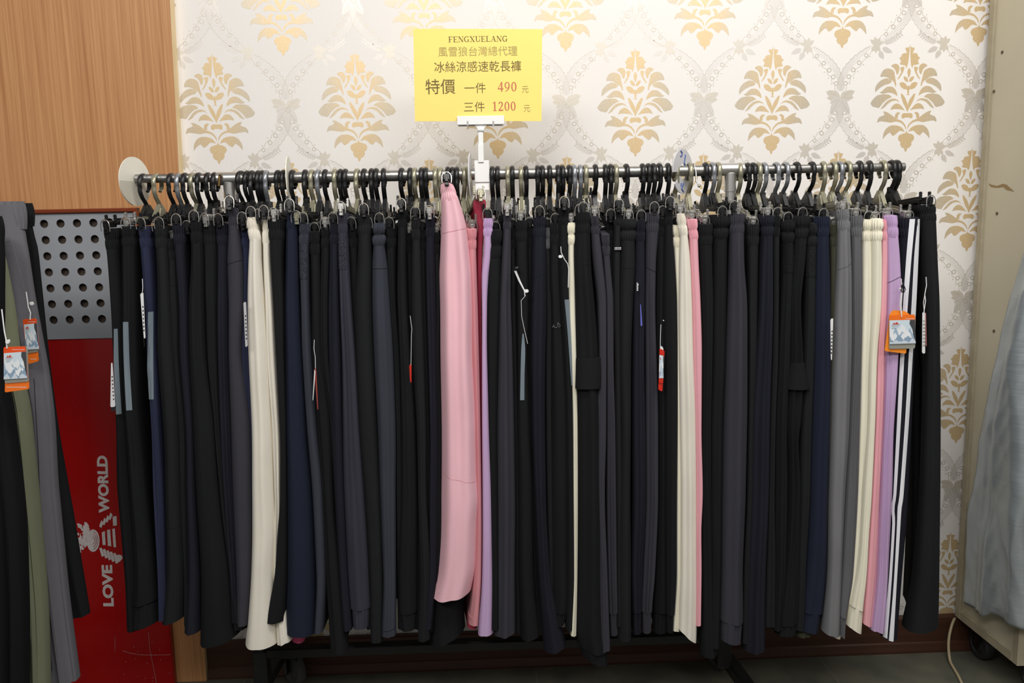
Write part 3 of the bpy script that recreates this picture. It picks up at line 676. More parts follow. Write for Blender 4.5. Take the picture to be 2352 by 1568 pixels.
T('black trousers whose long charcoal hem hangs over the base bar, left half', 'black pair with long hem over base bar', 'black',
  [(533,711,731),(600,713,733),(700,715,735),(820,716,738),(980,727,759),(1140,740,764),(1320,747,782),((1505,1502),759,799)], hb=50, dy=.002)
T('plain black trousers, second pair right of the mesh-panel pair', 'second black pair right of mesh panel', 'black',
  [(521,738,759),(600,736,757),(700,734,754),(820,736,755),(980,757,776),(1140,766,786),(1320,776,796),(1450,784,803)], dy=.010)
T('blackish navy trousers directly left of the purple-grey mesh pair', 'blackish navy pair left of purple-grey', 'navyblack',
  [(511,757,777),(600,756,777),(700,753,779),(820,754,783),(980,760,786),(1140,768,790),(1320,779,798),(1450,788,808)], dy=.004, hb=48)
T('purple-grey trousers with mesh thigh panel and ribbed ankle cuff', 'purple-grey mesh pair with cuff', 'slate',
  [(487,776,796),(535,775,796),(600,776,798),(700,778,804),(820,782,813),(980,784,823),(1140,786,836),(1320,795,849),(1403,802,853),((1449,1446),806,850)], mesh=(537,618), cuff=1403, fold=.0035, hb=46)
T('black trousers tucked right behind the purple-grey mesh pair', 'black pair tucked behind purple-grey', 'jet',
  [(521,799,821),(600,803,822),(700,807,826),(820,812,830),(980,822,840),(1140,834,850),(1320,842,858),(1446,840,858)], dy=.016)
T('dark olive black trousers left of the blue-grey knotted-waist pair', 'olive black pair left of knotted waist', 'soot',
  [(491,822,855),(538,822,853),(600,820,855),(700,813,856),(820,816,860),(980,823,868),(1140,836,876),(1320,848,881),((1479,1477),851,879)], hb=44)
T('blue-grey trousers with bulging double waistband, hem with double stitch', 'blue-grey pair with bulging waistband', 'slateblue',
  [(512,860,882),(528,861,880),(540,857.5,884),(563,858,882),(600,855,888),(640,855,891),(700,855,895),(820,859,903),(980,867,908),(1140,873,908),(1320,880,909),((1466,1463),876,910)], hb=50, puff=2.2, seams=[(617,617),(1452,1448)], dy=-.005)
T('plain black trousers immediately right of the blue-grey bulging waistband pair', 'black pair right of bulging waistband', 'black',
  [(521,884,909),(600,886,909),(700,894,911),(820,903,920),(980,908,924),(1140,908,926),(1320,910,930),(1446,912,935)], dy=.014)
T('black cuffed trousers clipped high, first tall black pair left of pink', 'tall black cuffed pair left of pink', 'black',
  [(480,914,933),(540,913,932),(600,912,931),(700,912,934),(820,917,941),(980,920,953),(1140,919,958),(1320,912,958),(1412,913,958),((1453,1451),916,957)], cuff=1412, hb=40)
T('thin black trousers hung low behind the tall black cuffed pair', 'thin low black pair behind cuffed one', 'jet',
  [(535,932,948),(700,936,950),(820,940,952),(980,952,964),(1140,955,968),(1320,957,970),(1446,952,968)], dy=.020)
T('black trousers with knotted narrow waist, middle of the dark run before pink', 'narrow-waist black pair before pink', 'soot',
  [(498,945,965),(550,946,964),(600,945,966),(700,945,969),(820,948,973),(980,957,978),(1140,960,979),(1320,964,990),((1476,1473),959,987)], hb=50)
T('black trousers hung low, second pair left of the pale pink trousers', 'low black pair two left of pink', 'jet',
  [(528,962,978),(600,964,979),(700,967,982),(820,972,985),(980,974,990),(1140,976,992),(1320,984,1000),(1452,978,996)], dy=.016)
T('blackish navy trousers directly touching the left edge of the pale pink pair', 'navy-black pair touching pink', 'navyblack',
  [(496,978,997),(600,977,998),(700,979,1001),(820,982,1003),(980,986,1006),(1140,985,1005),(1320,984,1002),(1448,972,992)], dy=.003)
T('black trousers whose wide angled hem shows below the pale pink pair', 'black pair with hem below pink', 'black',
  [(535,996,1008),(700,998,1012),(820,996,1012),(980,1000,1016),(1140,996,1016),(1320,984,1030),(1400,984,1062),((1497,1464),983,1066)], dy=.014)
T('pale pink trousers with the highest clipped waist, middle of the rack', 'pale pink pair in the middle', 'palepink',
  [(419,1013,1040),(440,1013.5,1049),(459,1013,1055),(500,1013,1068),(524,1012.5,1073),(590,1010,1082),(640,1007.5,1088),(700,1009,1089),(820,1010,1089),(980,1012,1097),(1100,1012,1099),(1160,1010,1105),(1215,1010,1100),(1320,1003,1097),((1389,1374),989,1085)], dy=-.022, fold=.0055, hb=38, seams=[(536,524),(1092,1118)], seamcol='pink', back=1410, hang=1049)
T('coral pink trousers just right of the pale pink pair', 'coral pair right of pale pink', 'coral',
  [(527,1074,1095),(560,1075,1095),(600,1075,1096),(700,1080,1099),(820,1084,1102),(980,1090,1105),(1140,1094,1107),(1320,1090,1107),(1438,1078,1100)], hb=44, dy=.006)
T('crimson pink trousers with waistband standing up behind, left of the lilac pair', 'crimson pair with raised waist', 'crimson',
  [(457,1091,1117),(520,1096,1116),(560,1096,1111),(700,1096,1107),(820,1099,1108),(980,1101,1110),(1140,1102,1112),(1320,1100,1111),(1445,1076,1098)], dy=.030, hb=40, darkclip=1)
T('lilac trousers right of the pink pairs, middle of the rack', 'lilac pair in the middle', 'lilac',
  [(501,1111,1130),(520,1110,1130),(538,1110,1129),(570,1110,1129),(640,1105,1121),(700,1106,1118),(820,1106,1118),(980,1106,1122),(1140,1107,1128),(1320,1106,1131),((1463,1461),1096,1132)], hb=40, fold=.0018, dy=-.003)
T('black trousers with rumpled waist directly right of the middle lilac pair', 'rumpled black pair right of lilac', 'black',
  [(530,1127,1151),(580,1117,1151),(640,1114,1152),(700,1115,1150),(820,1117,1145),(980,1121,1141),(1140,1126,1142),(1320,1130,1144),(1448,1128,1146)], hb=62, puff=1.8)
T('charcoal trousers, third pair right of the middle lilac trousers', 'charcoal pair right of rumpled black', 'charcoal',
  [(488,1157,1173),(540,1155,1173),(600,1151,1173),(640,1149,1172.5),(700,1145,1173),(820,1142,1177),(980,1138,1181),(1140,1138,1184),(1320,1138,1183),((1467,1462),1133,1184)], hb=36, fold=.004)
T('black drawstring trousers with a dangling cord lock and white tag string', 'black pair with cord lock', 'jet',
  [(524,1170,1183),(600,1172,1186),(700,1173,1188),(820,1176,1192),(980,1180,1194),(1140,1183,1196),(1320,1184,1196),(1455,1184,1200)], dy=.014)
T('black trousers with a twisted grey reflective strip mid thigh', 'black pair with twisted grey strip', 'black',
  [(506,1183,1210),(550,1184,1210),(640,1186,1211),(700,1187,1212),(820,1188,1209),(980,1188,1214),(1140,1189,1221),(1320,1190,1224),((1476,1468),1195,1239)], strip=[(766,1200,1202.5),(800,1197.5,1205),(860,1196,1204),(919,1195,1204)], hb=46)
T('thin black trousers recessed right of the twisted grey strip pair', 'thin black pair right of twisted strip', 'jet',
  [(521,1208,1225),(700,1210,1226),(820,1208,1222),(980,1213,1229),(1140,1214,1230),(1320,1220,1240),(1455,1226,1250)], dy=.018)
T('black trousers with wide flat waistband and slanting hip seam, mid right', 'black pair with slanting hip seam', 'navyblack',
  [(496,1225.5,1253),(560,1222,1254),(640,1221,1255.5),(700,1219,1256),(820,1219,1253),(980,1222,1252),(1140,1228,1254),(1320,1237,1263),((1505,1495),1248,1300)], seams=[(640,626)], hb=46)
T('dark trousers with a grey ruched waistband glimpsed between black pairs', 'grey-waisted pair between blacks', 'dkgrey',
  [(523,1251,1264),(572,1252,1264),(700,1255,1268),(820,1254,1268),(980,1254,1268),(1140,1256,1270),(1320,1260,1274),(1446,1262,1278)], dy=.016, hb=46, legcol='soot')
T('black trousers with tiny grey emblem on the thigh left of the thin cream pair', 'black pair with tiny grey emblem', 'black',
  [(512,1264,1287),(563,1264,1286),(640,1262,1288),(700,1266,1290),(820,1265,1300),(980,1264,1313),(1140,1262,1315),(1320,1263,1319),(1395,1266,1316),((1443,1440),1270,1298)], hb=48, cuff=1410, emblem=(1275,748), dy=.004)
T('tall black trousers with reflective strip touching the thin cream pair', 'tall black pair touching thin cream', 'black',
  [(475,1283,1306),(560,1282,1306),(640,1283,1307),(700,1286,1309),(820,1292,1315),(980,1298,1317),(1140,1300,1318),(1320,1300,1320),(1450,1300,1316)], strip=[(688,1296.5,1306),(760,1303,1311),(830,1308,1313.5),(886,1312,1315)], hb=40)
T('thin strip of cream trousers squeezed left of the black cargo pair', 'thin cream pair left of cargo', 'ivory',
  [(512,1305,1320),(530,1304,1321),(560,1306,1319),(575,1305.5,1319),(640,1306,1321),(700,1307,1322),(820,1312,1324.5),(980,1316,1327.5),(1140,1317,1328),(1320,1318,1327),(1462,1311,1324)], hb=48, dy=.002, puff=1.6)
T('black cargo trousers with thigh pocket and the longest gathered cuff', 'black cargo pair with long cuff', 'black',
  [(487,1323,1356),(530,1322,1357),(600,1319,1359),(700,1322,1368),(820,1323,1379),(980,1326,1385),(1140,1327,1387),(1320,1326,1389),(1460,1320,1394),(1500,1326,1400),((1520,1540),1336,1400)], cuff=1502, pocket=(824,893,1322,1381), seams=[(607,607),(1035,1037)], hb=46, dy=-.012, fold=.0045)
T('charcoal trousers slanting right at the waist beside the cargo pair', 'slanting charcoal pair beside cargo', 'charcoal',
  [(496,1358,1374),(540,1359,1378),(600,1363,1385),(700,1374,1393.5),(820,1377,1393.5),(980,1368,1393.5),(1140,1368,1390),(1320,1374,1396),((1502,1496),1375,1402)], hb=40, dy=-.004)
T('thin dark trousers with ribbed ankle cuff right of slanting charcoal pair', 'thin cuffed pair right of slanting charcoal', 'charcoal',
  [(540,1382,1399),(600,1386,1402),(700,1392,1410),(820,1393,1410),(980,1394,1414),(1140,1394,1416),(1320,1397,1418),(1410,1400,1421),((1464,1460),1402,1422)], cuff=1411, dy=.004)
T('black trousers recessed behind the pair with a white lettered label', 'black pair behind lettered label', 'jet',
  [(503,1391,1410),(600,1394,1411),(700,1396,1413),(820,1398,1414),(980,1400,1418),(1140,1400,1420),(1320,1402,1424),(1440,1404,1426)], dy=.018)
T('dark trousers with a small white lettered label at the hip', 'dark pair with white hip label', 'soot',
  [(480,1411,1427),(540,1410,1426),(600,1408,1425),(700,1409,1424),(820,1412,1425),(980,1413,1427),(1140,1415,1429),(1320,1416,1430),(1440,1416,1430)], hb=36, hiplabel=1, dy=.002)
T('olive black trousers with broad bulging waistband, right of the white hip label', 'olive black pair with broad waistband', 'soot',
  [(503,1426,1461),(523,1427,1460),(533,1424.5,1462.5),(552,1426,1460),(600,1425,1461),(700,1422,1456),(820,1421,1452),(980,1426,1451),(1140,1424,1450),(1320,1418,1452),((1477,1470),1420,1452)], hb=48, puff=2, seams=[(615,616)], dy=-.003)
T('dark navy cuffed trousers with blue inner ribbon, left of the wide charcoal waist', 'dark navy pair with blue ribbon', 'navyblack',
  [(505,1462,1483),(550,1461,1482),(600,1460,1483),(700,1456,1483),(820,1455,1482),(980,1454,1485),(1140,1455,1486),(1320,1452,1478),(1405,1455,1476),((1461,1457),1456,1475)], cuff=1409, hb=48, dy=.003)
T('charcoal trousers with wide gathered waist and cuff, two left of second cream group', 'charcoal pair with wide gathered waist', 'charcoal',
  [(487,1484,1517),(530,1484,1514),(600,1484,1508),(700,1483,1506),(820,1484,1509),(980,1484,1513),(1140,1485,1513),(1320,1478,1506),(1405,1475,1499),((1458,1455),1476,1498)], cuff=1408, hb=44, seams=[(614,626)])
T('black cuffed trousers between the gathered charcoal pair and the tall black pair', 'black pair right of gathered charcoal', 'jet',
  [(496,1509,1530),(600,1508,1529),(700,1506,1528),(820,1508,1529),(980,1512,1532),(1140,1512,1532),(1320,1505,1534),(1406,1500,1537),((1459,1456),1500,1536)], cuff=1410, dy=.006)
T('tall black trousers immediately left of the right-hand cream pairs', 'tall black pair left of right cream', 'black',
  [(475,1529,1545),(540,1527,1546),(600,1525,1551),(700,1523,1556),(820,1524,1557.5),(980,1528,1557),(1140,1528,1555.5),(1320,1530,1555),(1415,1531,1550),(1456,1533,1548)], cuff=1414, hb=40, dy=-.003)
T('cream trousers hung lower, mostly behind the larger cream pair left of pink', 'low cream pair behind larger cream', 'ivory',
  [(518,1547,1562),(600,1550,1564),(700,1554,1566),(820,1554,1566),(980,1554.5,1566),(1140,1553.5,1566),(1320,1552.5,1566),((1448,1454),1542,1562)], hb=48, dy=.008, puff=1.5)
T('larger cream trousers beside the slim pink pair, right of centre', 'larger cream pair beside slim pink', 'cream',
  [(490,1556,1571),(515,1557,1577),(540,1563,1580),(600,1560,1586.5),(700,1558.5,1591),(820,1558.5,1594),(980,1560,1600),(1140,1562,1601),(1320,1561,1602),(1430,1557,1602),((1450,1486),1557,1600)], hb=48, fold=.0035, dy=-.006)
T('slim pink trousers right of the larger cream pair', 'slim pink pair right of cream', 'pink',
  [(504,1580,1602),(522,1582,1602),(546,1585,1604),(600,1586.5,1606),(700,1591,1611),(820,1593,1614),(980,1599,1612.5),(1140,1600,1615.5),(1220,1600,1612),(1320,1601,1612.5),((1440,1436),1600,1611)], hb=44, fold=.0022, dy=-.003)
T('wide black trousers directly right of the slim pink pair', 'wide black pair right of slim pink', 'black',
  [(516,1603,1638),(560,1604,1638),(600,1607,1638),(700,1610,1640),(820,1612,1638),(980,1611,1634),(1140,1611,1634),(1320,1611,1642),((1514,1511),1611,1649)], hb=46, dy=.003)
T('black trousers with bulging waistband, second right of the slim pink pair', 'bulging black pair second right of pink', 'black',
  [(496,1641,1674),(514,1640,1676),(545,1641,1672),(600,1640,1671),(700,1639,1670),(820,1638,1668),(980,1633,1662),(1140,1632,1660),(1320,1632,1658),(1490,1626,1654)], hb=50, puff=2, seams=[(543,543)])
T('broad charcoal cuffed trousers under the right chrome post', 'broad charcoal pair at right post', 'charcoal',
  [(491,1679,1711),(530,1679,1710.5),(600,1678,1711.5),(700,1674,1719),(820,1668,1720),(980,1662,1719.5),(1140,1658,1716),(1320,1656,1709),(1432,1651,1710),((1478,1488),1652,1706)], cuff=1436, hb=42, fold=.0035, dy=-.006)
T('black trousers hung low just right of the broad charcoal cuffed pair', 'low black pair right of broad charcoal', 'soot',
  [(516,1717,1745),(600,1718,1742),(700,1719,1740),(820,1720,1738),(980,1719,1734),(1140,1716,1732),(1320,1708,1726),(1480,1704,1724)], dy=.012)
T('blackish navy trousers with long straight hem right of the right post', 'long navy-black pair near right post', 'navyblack',
  [(494,1750,1776),(512,1750,1779),(540,1752,1777),(600,1749,1777),(700,1746,1777),(820,1738,1775),(980,1727,1771),(1140,1725,1769),(1320,1716,1762),((1504,1500),1709,1759)], hb=46, puff=1.6, fold=.0035)
T('thin charcoal trousers right of the long navy-black pair', 'thin charcoal pair right of navy-black', 'soot',
  [(496,1778,1792),(600,1778,1791),(700,1778,1790.5),(820,1776,1789),(980,1771,1783),(1140,1768,1781),(1320,1762,1784),((1443,1439),1758,1783)], dy=.004, seams=[(1391,1391)])
T('black mesh-panelled trousers left of the black pair with flared thigh pocket', 'black mesh pair left of pocket pair', 'black',
  [(506,1800,1823),(525,1799,1826),(558,1801,1824),(600,1801,1825),(700,1797,1821),(820,1790,1818),(980,1783,1811),(1140,1781,1812),(1320,1778,1808),(1450,1774,1800)], mesh=(560,626), hb=50, puff=2, dy=.002)
T('black cargo trousers with a flared thigh pocket, left of right-hand navy', 'black pocket pair left of navy', 'black',
  [(496,1825,1861),(520,1826,1860),(545,1828,1856),(600,1825,1852),(700,1819,1842),(820,1818,1847),(890,1814,1848),(980,1810,1841),(1010,1813,1836),(1140,1814,1840),(1320,1802,1836),(1400,1790,1836),((1468,1462),1784,1833)], pocket=(834,894,1811,1863), cuff=1440, hb=50, fold=.0045, puff=1.8, dy=-.004)
T('slim black mesh-panelled trousers squeezed left of the right-hand navy pair', 'slim black mesh pair beside navy', 'soot',
  [(514,1855,1875),(540,1854,1876),(600,1853,1875),(700,1852,1874),(820,1848,1872),(980,1842,1866),(1140,1838,1862),(1320,1832,1852),(1450,1828,1848)], mesh=(566,636), hb=50, puff=1.8, dy=.003)
T('navy cuffed trousers left of the mid grey pair, right half', 'navy cuffed pair left of grey', 'navy',
  [(498,1874,1907),(560,1875,1906),(600,1875,1907),(700,1873,1909),(820,1871,1909.5),(980,1864,1908),(1140,1859,1903),(1320,1846,1900),(1410,1836,1892),((1455,1460),1836,1884)], cuff=1413, hb=44, fold=.003)
T('khaki olive trousers glimpsed between the navy cuffed and mid grey pairs', 'khaki olive pair behind navy', 'darkolive',
  [(517,1908,1927),(570,1909,1926),(700,1908,1922),(820,1904,1920),(980,1896,1914),(1140,1890,1906),(1320,1868,1888),(1466,1830,1863)], dy=.016, hb=48)
T('mid grey trousers with tall gathered waist, right half', 'mid grey pair on the right', 'grey',
  [(480,1922,1949),(527,1925,1953),(560,1924,1954),(620,1922.5,1956),(700,1918,1957),(820,1912,1957),(980,1909,1952),(1140,1904,1942),(1320,1901,1934),((1458,1467),1887,1929)], hb=46, fold=.003, seams=[(620,604)], seamcol='dkgrey', dy=-.005)
T('dark grey cuffed trousers between the mid grey and the cream pairs', 'dark grey cuffed pair beside cream', 'dkgrey',
  [(496,1953,1981),(530,1954,1981),(543,1956,1980),(600,1956,1981),(700,1956.5,1981),(820,1957,1979),(980,1950,1975),(1140,1940,1971),(1320,1931,1961),(1418,1928,1946),((1462,1471),1929,1942)], cuff=1421, hb=46, fold=.003)
T('cream trousers, left one of the twin cream pairs at the right', 'left of the twin cream pairs', 'ivory',
  [(504,1982,2004),(524,1982,2005.5),(552,1983,2003),(600,1982,2004),(700,1981,2003),(820,1977,1999),(980,1974,1994.5),(1140,1966,1987),(1320,1950,1970),(1400,1930,1950),((1466,1470),1915,1932)], hb=48, puff=1.8, dy=.010)
T('cream cuffed trousers, right one of the twin cream pairs', 'right of the twin cream pairs', 'ivory',
  [(504,2004,2027),(524,2004,2028),(552,2004,2026),(600,2004,2027),(700,2003,2025),(820,1999,2016),(980,1994,2011.5),(1140,1982,2004.5),(1250,1976,1997),(1320,1968,1993),(1400,1951,1986),((1443,1464),1944,1982)], cuff=1402, hb=48, puff=1.8, fold=.003, dy=-.003)
T('coral pink trousers between the twin creams and the right lilac pair', 'coral pair left of right lilac', 'pink',
  [(505,2024,2038),(600,2026,2040),(700,2022,2038),(820,2015,2034),(980,2011,2028.5),(1140,2003,2020.5),(1320,1990,2014),((1436,1443),1983,2002)], dy=.001)
T('lilac trousers with slanting gathered waist near the right end', 'lilac pair near the right end', 'lilac',
  [(496,2031,2059),(540,2035,2063),(600,2036,2067),(700,2036,2068),(820,2032,2062),(980,2028,2052),(1140,2020,2048),(1320,2012,2040),((1452,1455),1996,2032)], hb=46, fold=.0045, seams=[(650,632)], seamcol='slate', dy=-.006)
T('navy trousers with two white side stripes near the right end', 'navy pair with white side stripes', 'navyblack',
  [(502,2066,2113),(550,2067,2113),(600,2066,2112),(700,2064,2107),(820,2060,2102),(980,2046,2096),(1140,2042,2088),(1180,2042,2086),(1320,2034,2074),((1470,1474),2026,2062)], hb=42, dy=-.003, fold=.0015,
  stripes=[[(503,2089,2101),(600,2081,2092),(700,2074.5,2084.5),(820,2068,2077),(980,2060,2068),(1140,2052,2058.5),(1170,2047,2054.5),(1200,2050,2056),(1320,2043,2049),(1470,2028,2038)],
           [(503,2107,2112),(600,2098,2108),(700,2092.5,2103.5),(820,2086,2096),(980,2076.5,2086.5),(1140,2065,2074),(1170,2061,2069),(1200,2060,2067),(1320,2053.5,2060),(1474,2041,2051)]])
T('large black flared trousers, rightmost pair on the rack', 'rightmost large black pair', 'soot',
  [(469,2112,2149),(500,2120,2152),(600,2122,2156),(700,2124,2159.5),(820,2124,2159.5),(980,2119,2159.5),(1140,2112,2158),(1320,2097,2155),((1461,1451),2070,2152)], hb=36, fold=.003, dy=-.004, depth=.2, legslope=.27)
T('hot pink trousers whose hem peeks below the flared navy pair', 'hot pink pair behind flared navy', 'hotpink',
  [(530,700,712),(700,702,714),(900,704,718),(1140,700,720),(1320,688,716),(1440,674,702),((1474,1479),668,698)], dy=.05)

# hooks along the rail: x on the picture, colour, swivel neck or not
HK = [(320.7,'b'),(351.7,'c'),(386,'b'),(403,'s'),(418,'b'),(435.5,'c'),(450,'b'),(471,'bs'),(487,'bs'),(548,'b'),(563,'b'),(574,'b'),(588,'b'),(598,'b'),(607,'s'),(634,'b'),(647,'b'),(668,'b'),(697.6,'bs'),(712.5,'c'),(727,'s'),(743.5,'b'),(766,'c'),(779,'bs'),(790.6,'b'),(818,'c'),(834,'b'),(851,'b'),(862,'b'),(879,'b'),(921,'b'),(941,'bs'),(951,'c'),(967,'b'),(977,'b'),(999.5,'c'),(1010.5,'c'),(1028,'b'),(1038.5,'b'),(1049,'b'),(1064,'c'),(1074,'c'),(1131.5,'b'),(1143.5,'b'),(1167,'c'),(1177.5,'b'),(1198,'c'),(1209,'b'),(1236,'b'),(1247,'bs'),(1263.5,'b'),(1283,'b'),(1293.5,'b'),(1309,'b'),(1320.5,'s'),(1335,'s'),(1347,'c'),(1370,'bs'),(1393,'b'),(1405,'b'),(1416.5,'c'),(1441.5,'bs'),(1479,'bs'),(1492.5,'b'),(1504,'b'),(1518,'b'),(1538,'b'),(1556,'c'),(1589,'c'),(1625,'b'),(1641,'s'),(1654,'c'),(1704,'c'),(1723,'b'),(1735.5,'bs'),(1748,'c'),(1761,'s'),(1789,'s'),(1811,'s'),(1836.5,'b'),(1872,'b'),(1898,'c'),(1922.5,'c'),(1935.5,'s'),(1955,'c'),(1982,'b'),(2005,'b'),(2037,'c'),(2056,'bs'),(2068,'b')]
HX = [at(p, 400, RY-.02)[0] for p, _ in HK]
YN0 = RY+CLIPY-.006
main = [q for q in TR if 'behind flared navy' not in q['short']]
# assign pairs to hooks left to right (least total sideways offset)
def tx(q):
    y, a, b = q['rows'][0]; return at((a+b)/2, y, YN0)[0]
n_, m_ = len(main), len(HX); INF = 1e9
order = sorted(range(n_), key=lambda i: tx(main[i])); cost = np.full((n_+1, m_+1), INF); cost[0, :] = 0; back = {}
for i in range(1, n_+1):
    for j in range(1, m_+1):
        a = cost[i-1, j-1]+(tx(main[order[i-1]])-HX[j-1])**2; b = cost[i, j-1]
        if a < b: cost[i, j] = a; back[i, j] = 1
        else: cost[i, j] = b; back[i, j] = 0
i, j = n_, m_; HANG = {}
while i > 0:
    if back[i, j]: HANG[order[i-1]] = j-1; i -= 1
    j -= 1
CN = dict(b='black', c='champagne', s='silver')
MESHM = {}
def mesh_fab(key):
    if key in MESHM: return MESHM[key]
    M = fab(key).copy(); M.name = 'mesh_panel_'+key; nt = M.node_tree; b = nt.nodes['Principled BSDF']
    tc = nt.nodes.new('ShaderNodeTexCoord'); v = nt.nodes.new('ShaderNodeTexVoronoi'); v.inputs['Scale'].default_value = 330; nt.links.new(tc.outputs['Object'], v.inputs['Vector'])
    r = nt.nodes.new('ShaderNodeValToRGB'); c = lin(FAB[key]); r.color_ramp.elements[0].color = (*[k*.18 for k in c], 1); r.color_ramp.elements[1].color = (*c, 1)
    r.color_ramp.elements[0].position = .25; r.color_ramp.elements[1].position = .45
    nt.links.new(v.outputs['Distance'], r.inputs[0]); nt.links.new(r.outputs[0], b.inputs['Base Color']); MESHM[key] = M; return M
SEAMK = mat('dark_stitching', (12, 12, 13), rough=.9)
LEGS = {}
def build_pair(q, idx, hx=None, kind='plain', hcol='black'):
    rows = q['rows']; Yn = YN0+q['dy']; zs, xl, xr = [], [], []; tilt = 0
    for (y, a, b) in rows:                                       # the outline is read where the rounded nose turns away, a little behind its tip
        ya, yb = y if isinstance(y, tuple) else (y, y); W0 = at(b, yb, Yn)[0]-at(a, ya, Yn)[0]; Ye = Yn+.34*W0
        pa, pb = at(a, ya, Ye), at(b, yb, Ye); zs.append((at(a, ya, Yn)[2]+at(b, yb, Yn)[2])/2)
        if ya != yb: tilt = (pb[2]-pa[2])/2
        xl.append(pa[0]); xr.append(pb[0])
    M = fab(q['color']); LM = fab(q.get('legcol', q['color'])); seed = 1000+idx*17; ztop, zbot = zs[0], zs[-1]
    xn = (xl[0]+xr[0])/2; vs = 0.; slope = 0.
    if hx is not None:
        need = ztop-.004-RZ; lo, hi = -1.1, .9                      # tilt so that the near clip meets the waistband
        f = lambda t: CLIPY*math.sin(t)+CLIPZ*math.cos(t)-need
        for _ in range(50):
            mid = (lo+hi)/2
            if f(mid) > 0: lo = mid
            else: hi = mid
        tilt_h = (lo+hi)/2; yp = CLIPY*math.cos(tilt_h)-CLIPZ*math.sin(tilt_h)
        yaw = math.asin(max(-.8, min(.8, (xn-hx)/(-yp)))); vs = max(-.35, min(.35, math.tan(tilt_h))); slope = max(-.22, min(.22, -math.tan(yaw)))
        lab = f"{CN[hcol]} clip hanger holding the {q['short']}"
        h = make_hanger(hx, CN[hcol], kind, yaw, tilt_h, lab, chrome=((hcol == 'c' or idx % 6 == 1) and 'darkclip' not in q))
    r = thing('trousers', ((xl[-1]+xr[-1])/2, Yn+.1, zbot), q['label'], 'trousers', 'trousers hanging on the rack')
    d = q.get('depth', 2*abs(CLIPY)+.012-q['dy']); dl = d*.52
    px = (zs[0]-zs[-1])/max(1, (rows[-1][0] if not isinstance(rows[-1][0], tuple) else sum(rows[-1][0])/2)-rows[0][0])
    hb = q.get('hb', 46)*px
    zc = at((rows[-1][1]+rows[-1][2])/2, q['cuff'], Yn)[2] if 'cuff' in q else None
    fold = q.get('fold', .0028)
    leg = Leg(zs, xl, xr, Yn, dl, slope, .015, fold, seed, ztop, zbot, tilt=tilt, vslope=vs)
    leg.slope2 = q.get('legslope'); t0 = leg.t_of(ztop-hb*.96)*.999; nz = 46
    if zc:
        t1 = leg.t_of(zc); lm = leg.mesh(t0, t1, nz).build('leg', LM, r, smooth=True)
        cl = Leg(zs, np.array(xl)*.96+np.array(xr)*.04, np.array(xr)*.96+np.array(xl)*.04, Yn+.0025, dl*.8, slope, .013, fold*.4, seed+3, ztop, zbot, tilt=tilt, vslope=vs)
        cl.rib = .0009; cl.mesh(t1-.004, 1., 14, 31).build('cuff', LM, r, smooth=True)
    else: t1 = 1.; lm = leg.mesh(t0, 1., nz).build('leg', LM, r, smooth=True)
    # far leg, towards the wall
    zbk = at((rows[-1][1]+rows[-1][2])/2, q['back'], Yn)[2] if 'back' in q else zbot+rng.uniform(-.004, .014)
    xm = (np.array(xl)+np.array(xr))/2+slope*dl; wv = np.clip(np.array(xr)-np.array(xl), .012, .022)
    sh = np.linspace(0, 1, len(zs))*rng.uniform(-.004, .004)
    if 'back' in q: sh = np.linspace(0, 1, len(zs))*.034
    lg2 = Leg(zs, xm-wv/2+sh, xm+wv/2+sh, Yn+dl*.97, d-dl, slope, .014, fold*.6, seed+9, ztop+vs*dl, zbk, vslope=vs)
    if 'legslope' in q: lg2.slope2 = lg2.slope; lg2.xl = lg2.xl+(q['legslope']-slope)*dl*np.linspace(.2, 1, len(zs)); lg2.xr = lg2.xr+(q['legslope']-slope)*dl*np.linspace(.2, 1, len(zs)); lg2.slope2 = q['legslope']
    lg2.mesh(.04, 1., 22, 9, 6).build('leg', LM, r, smooth=True)
    waistband(leg, d, slope, hb, r, M, seed+5, vs, q.get('puff', 1.))
    SM = fab(q['seamcol']) if 'seamcol' in q else SEAMK
    zrow = lambda y: at((rows[0][1]+rows[0][2])/2, y, Yn)[2]
    for (ya, yb) in q.get('seams', []): seam(leg, zrow(ya), zrow(yb), SM, lm)
    def ufun(P, k):
        zz = [at(p[1], p[0], Yn)[2] for p in P]
        def f(t):
            z = leg.zt+(leg.zb-leg.zt)*t; a, b = leg.width(z); W = b-a; rn = max(W*leg.nose, .008); u = 0.
            for _ in range(8):
                v = rn*(1-math.sqrt(max(0, 1-u*u))); xx = [at(p[k], p[0], Yn+v)[0]-slope*v for p in P]; u = .5*u+.5*max(-.97, min(.97, (float(pch(z, zz, xx))-(a+b)/2)/(W/2)))
            return u
        return f, zz
    def strip(P, nm, MM, lift=.0013, nz=26):
        fa, zz = ufun(P, 1); fb, _ = ufun(P, 2)
        return leg.ribbon(leg.t_of(max(zz)), leg.t_of(min(zz)), fa, fb, lift, nz).build(nm, MM, lm, smooth=True)
    if 'strip' in q: strip(q['strip'], 'reflective_strip', fab('reflect'))
    for P in q.get('stripes', []): strip(P, 'side_stripe', fab('stripe'), .0016, 70)
    if 'mesh' in q:
        ta, tb_ = leg.t_of(zrow(q['mesh'][0])), leg.t_of(zrow(q['mesh'][1])); leg.ribbon(ta, tb_, -.97, .75, .0009, 12, 9).build('mesh_panel', mesh_fab(q['color']), lm, smooth=True)
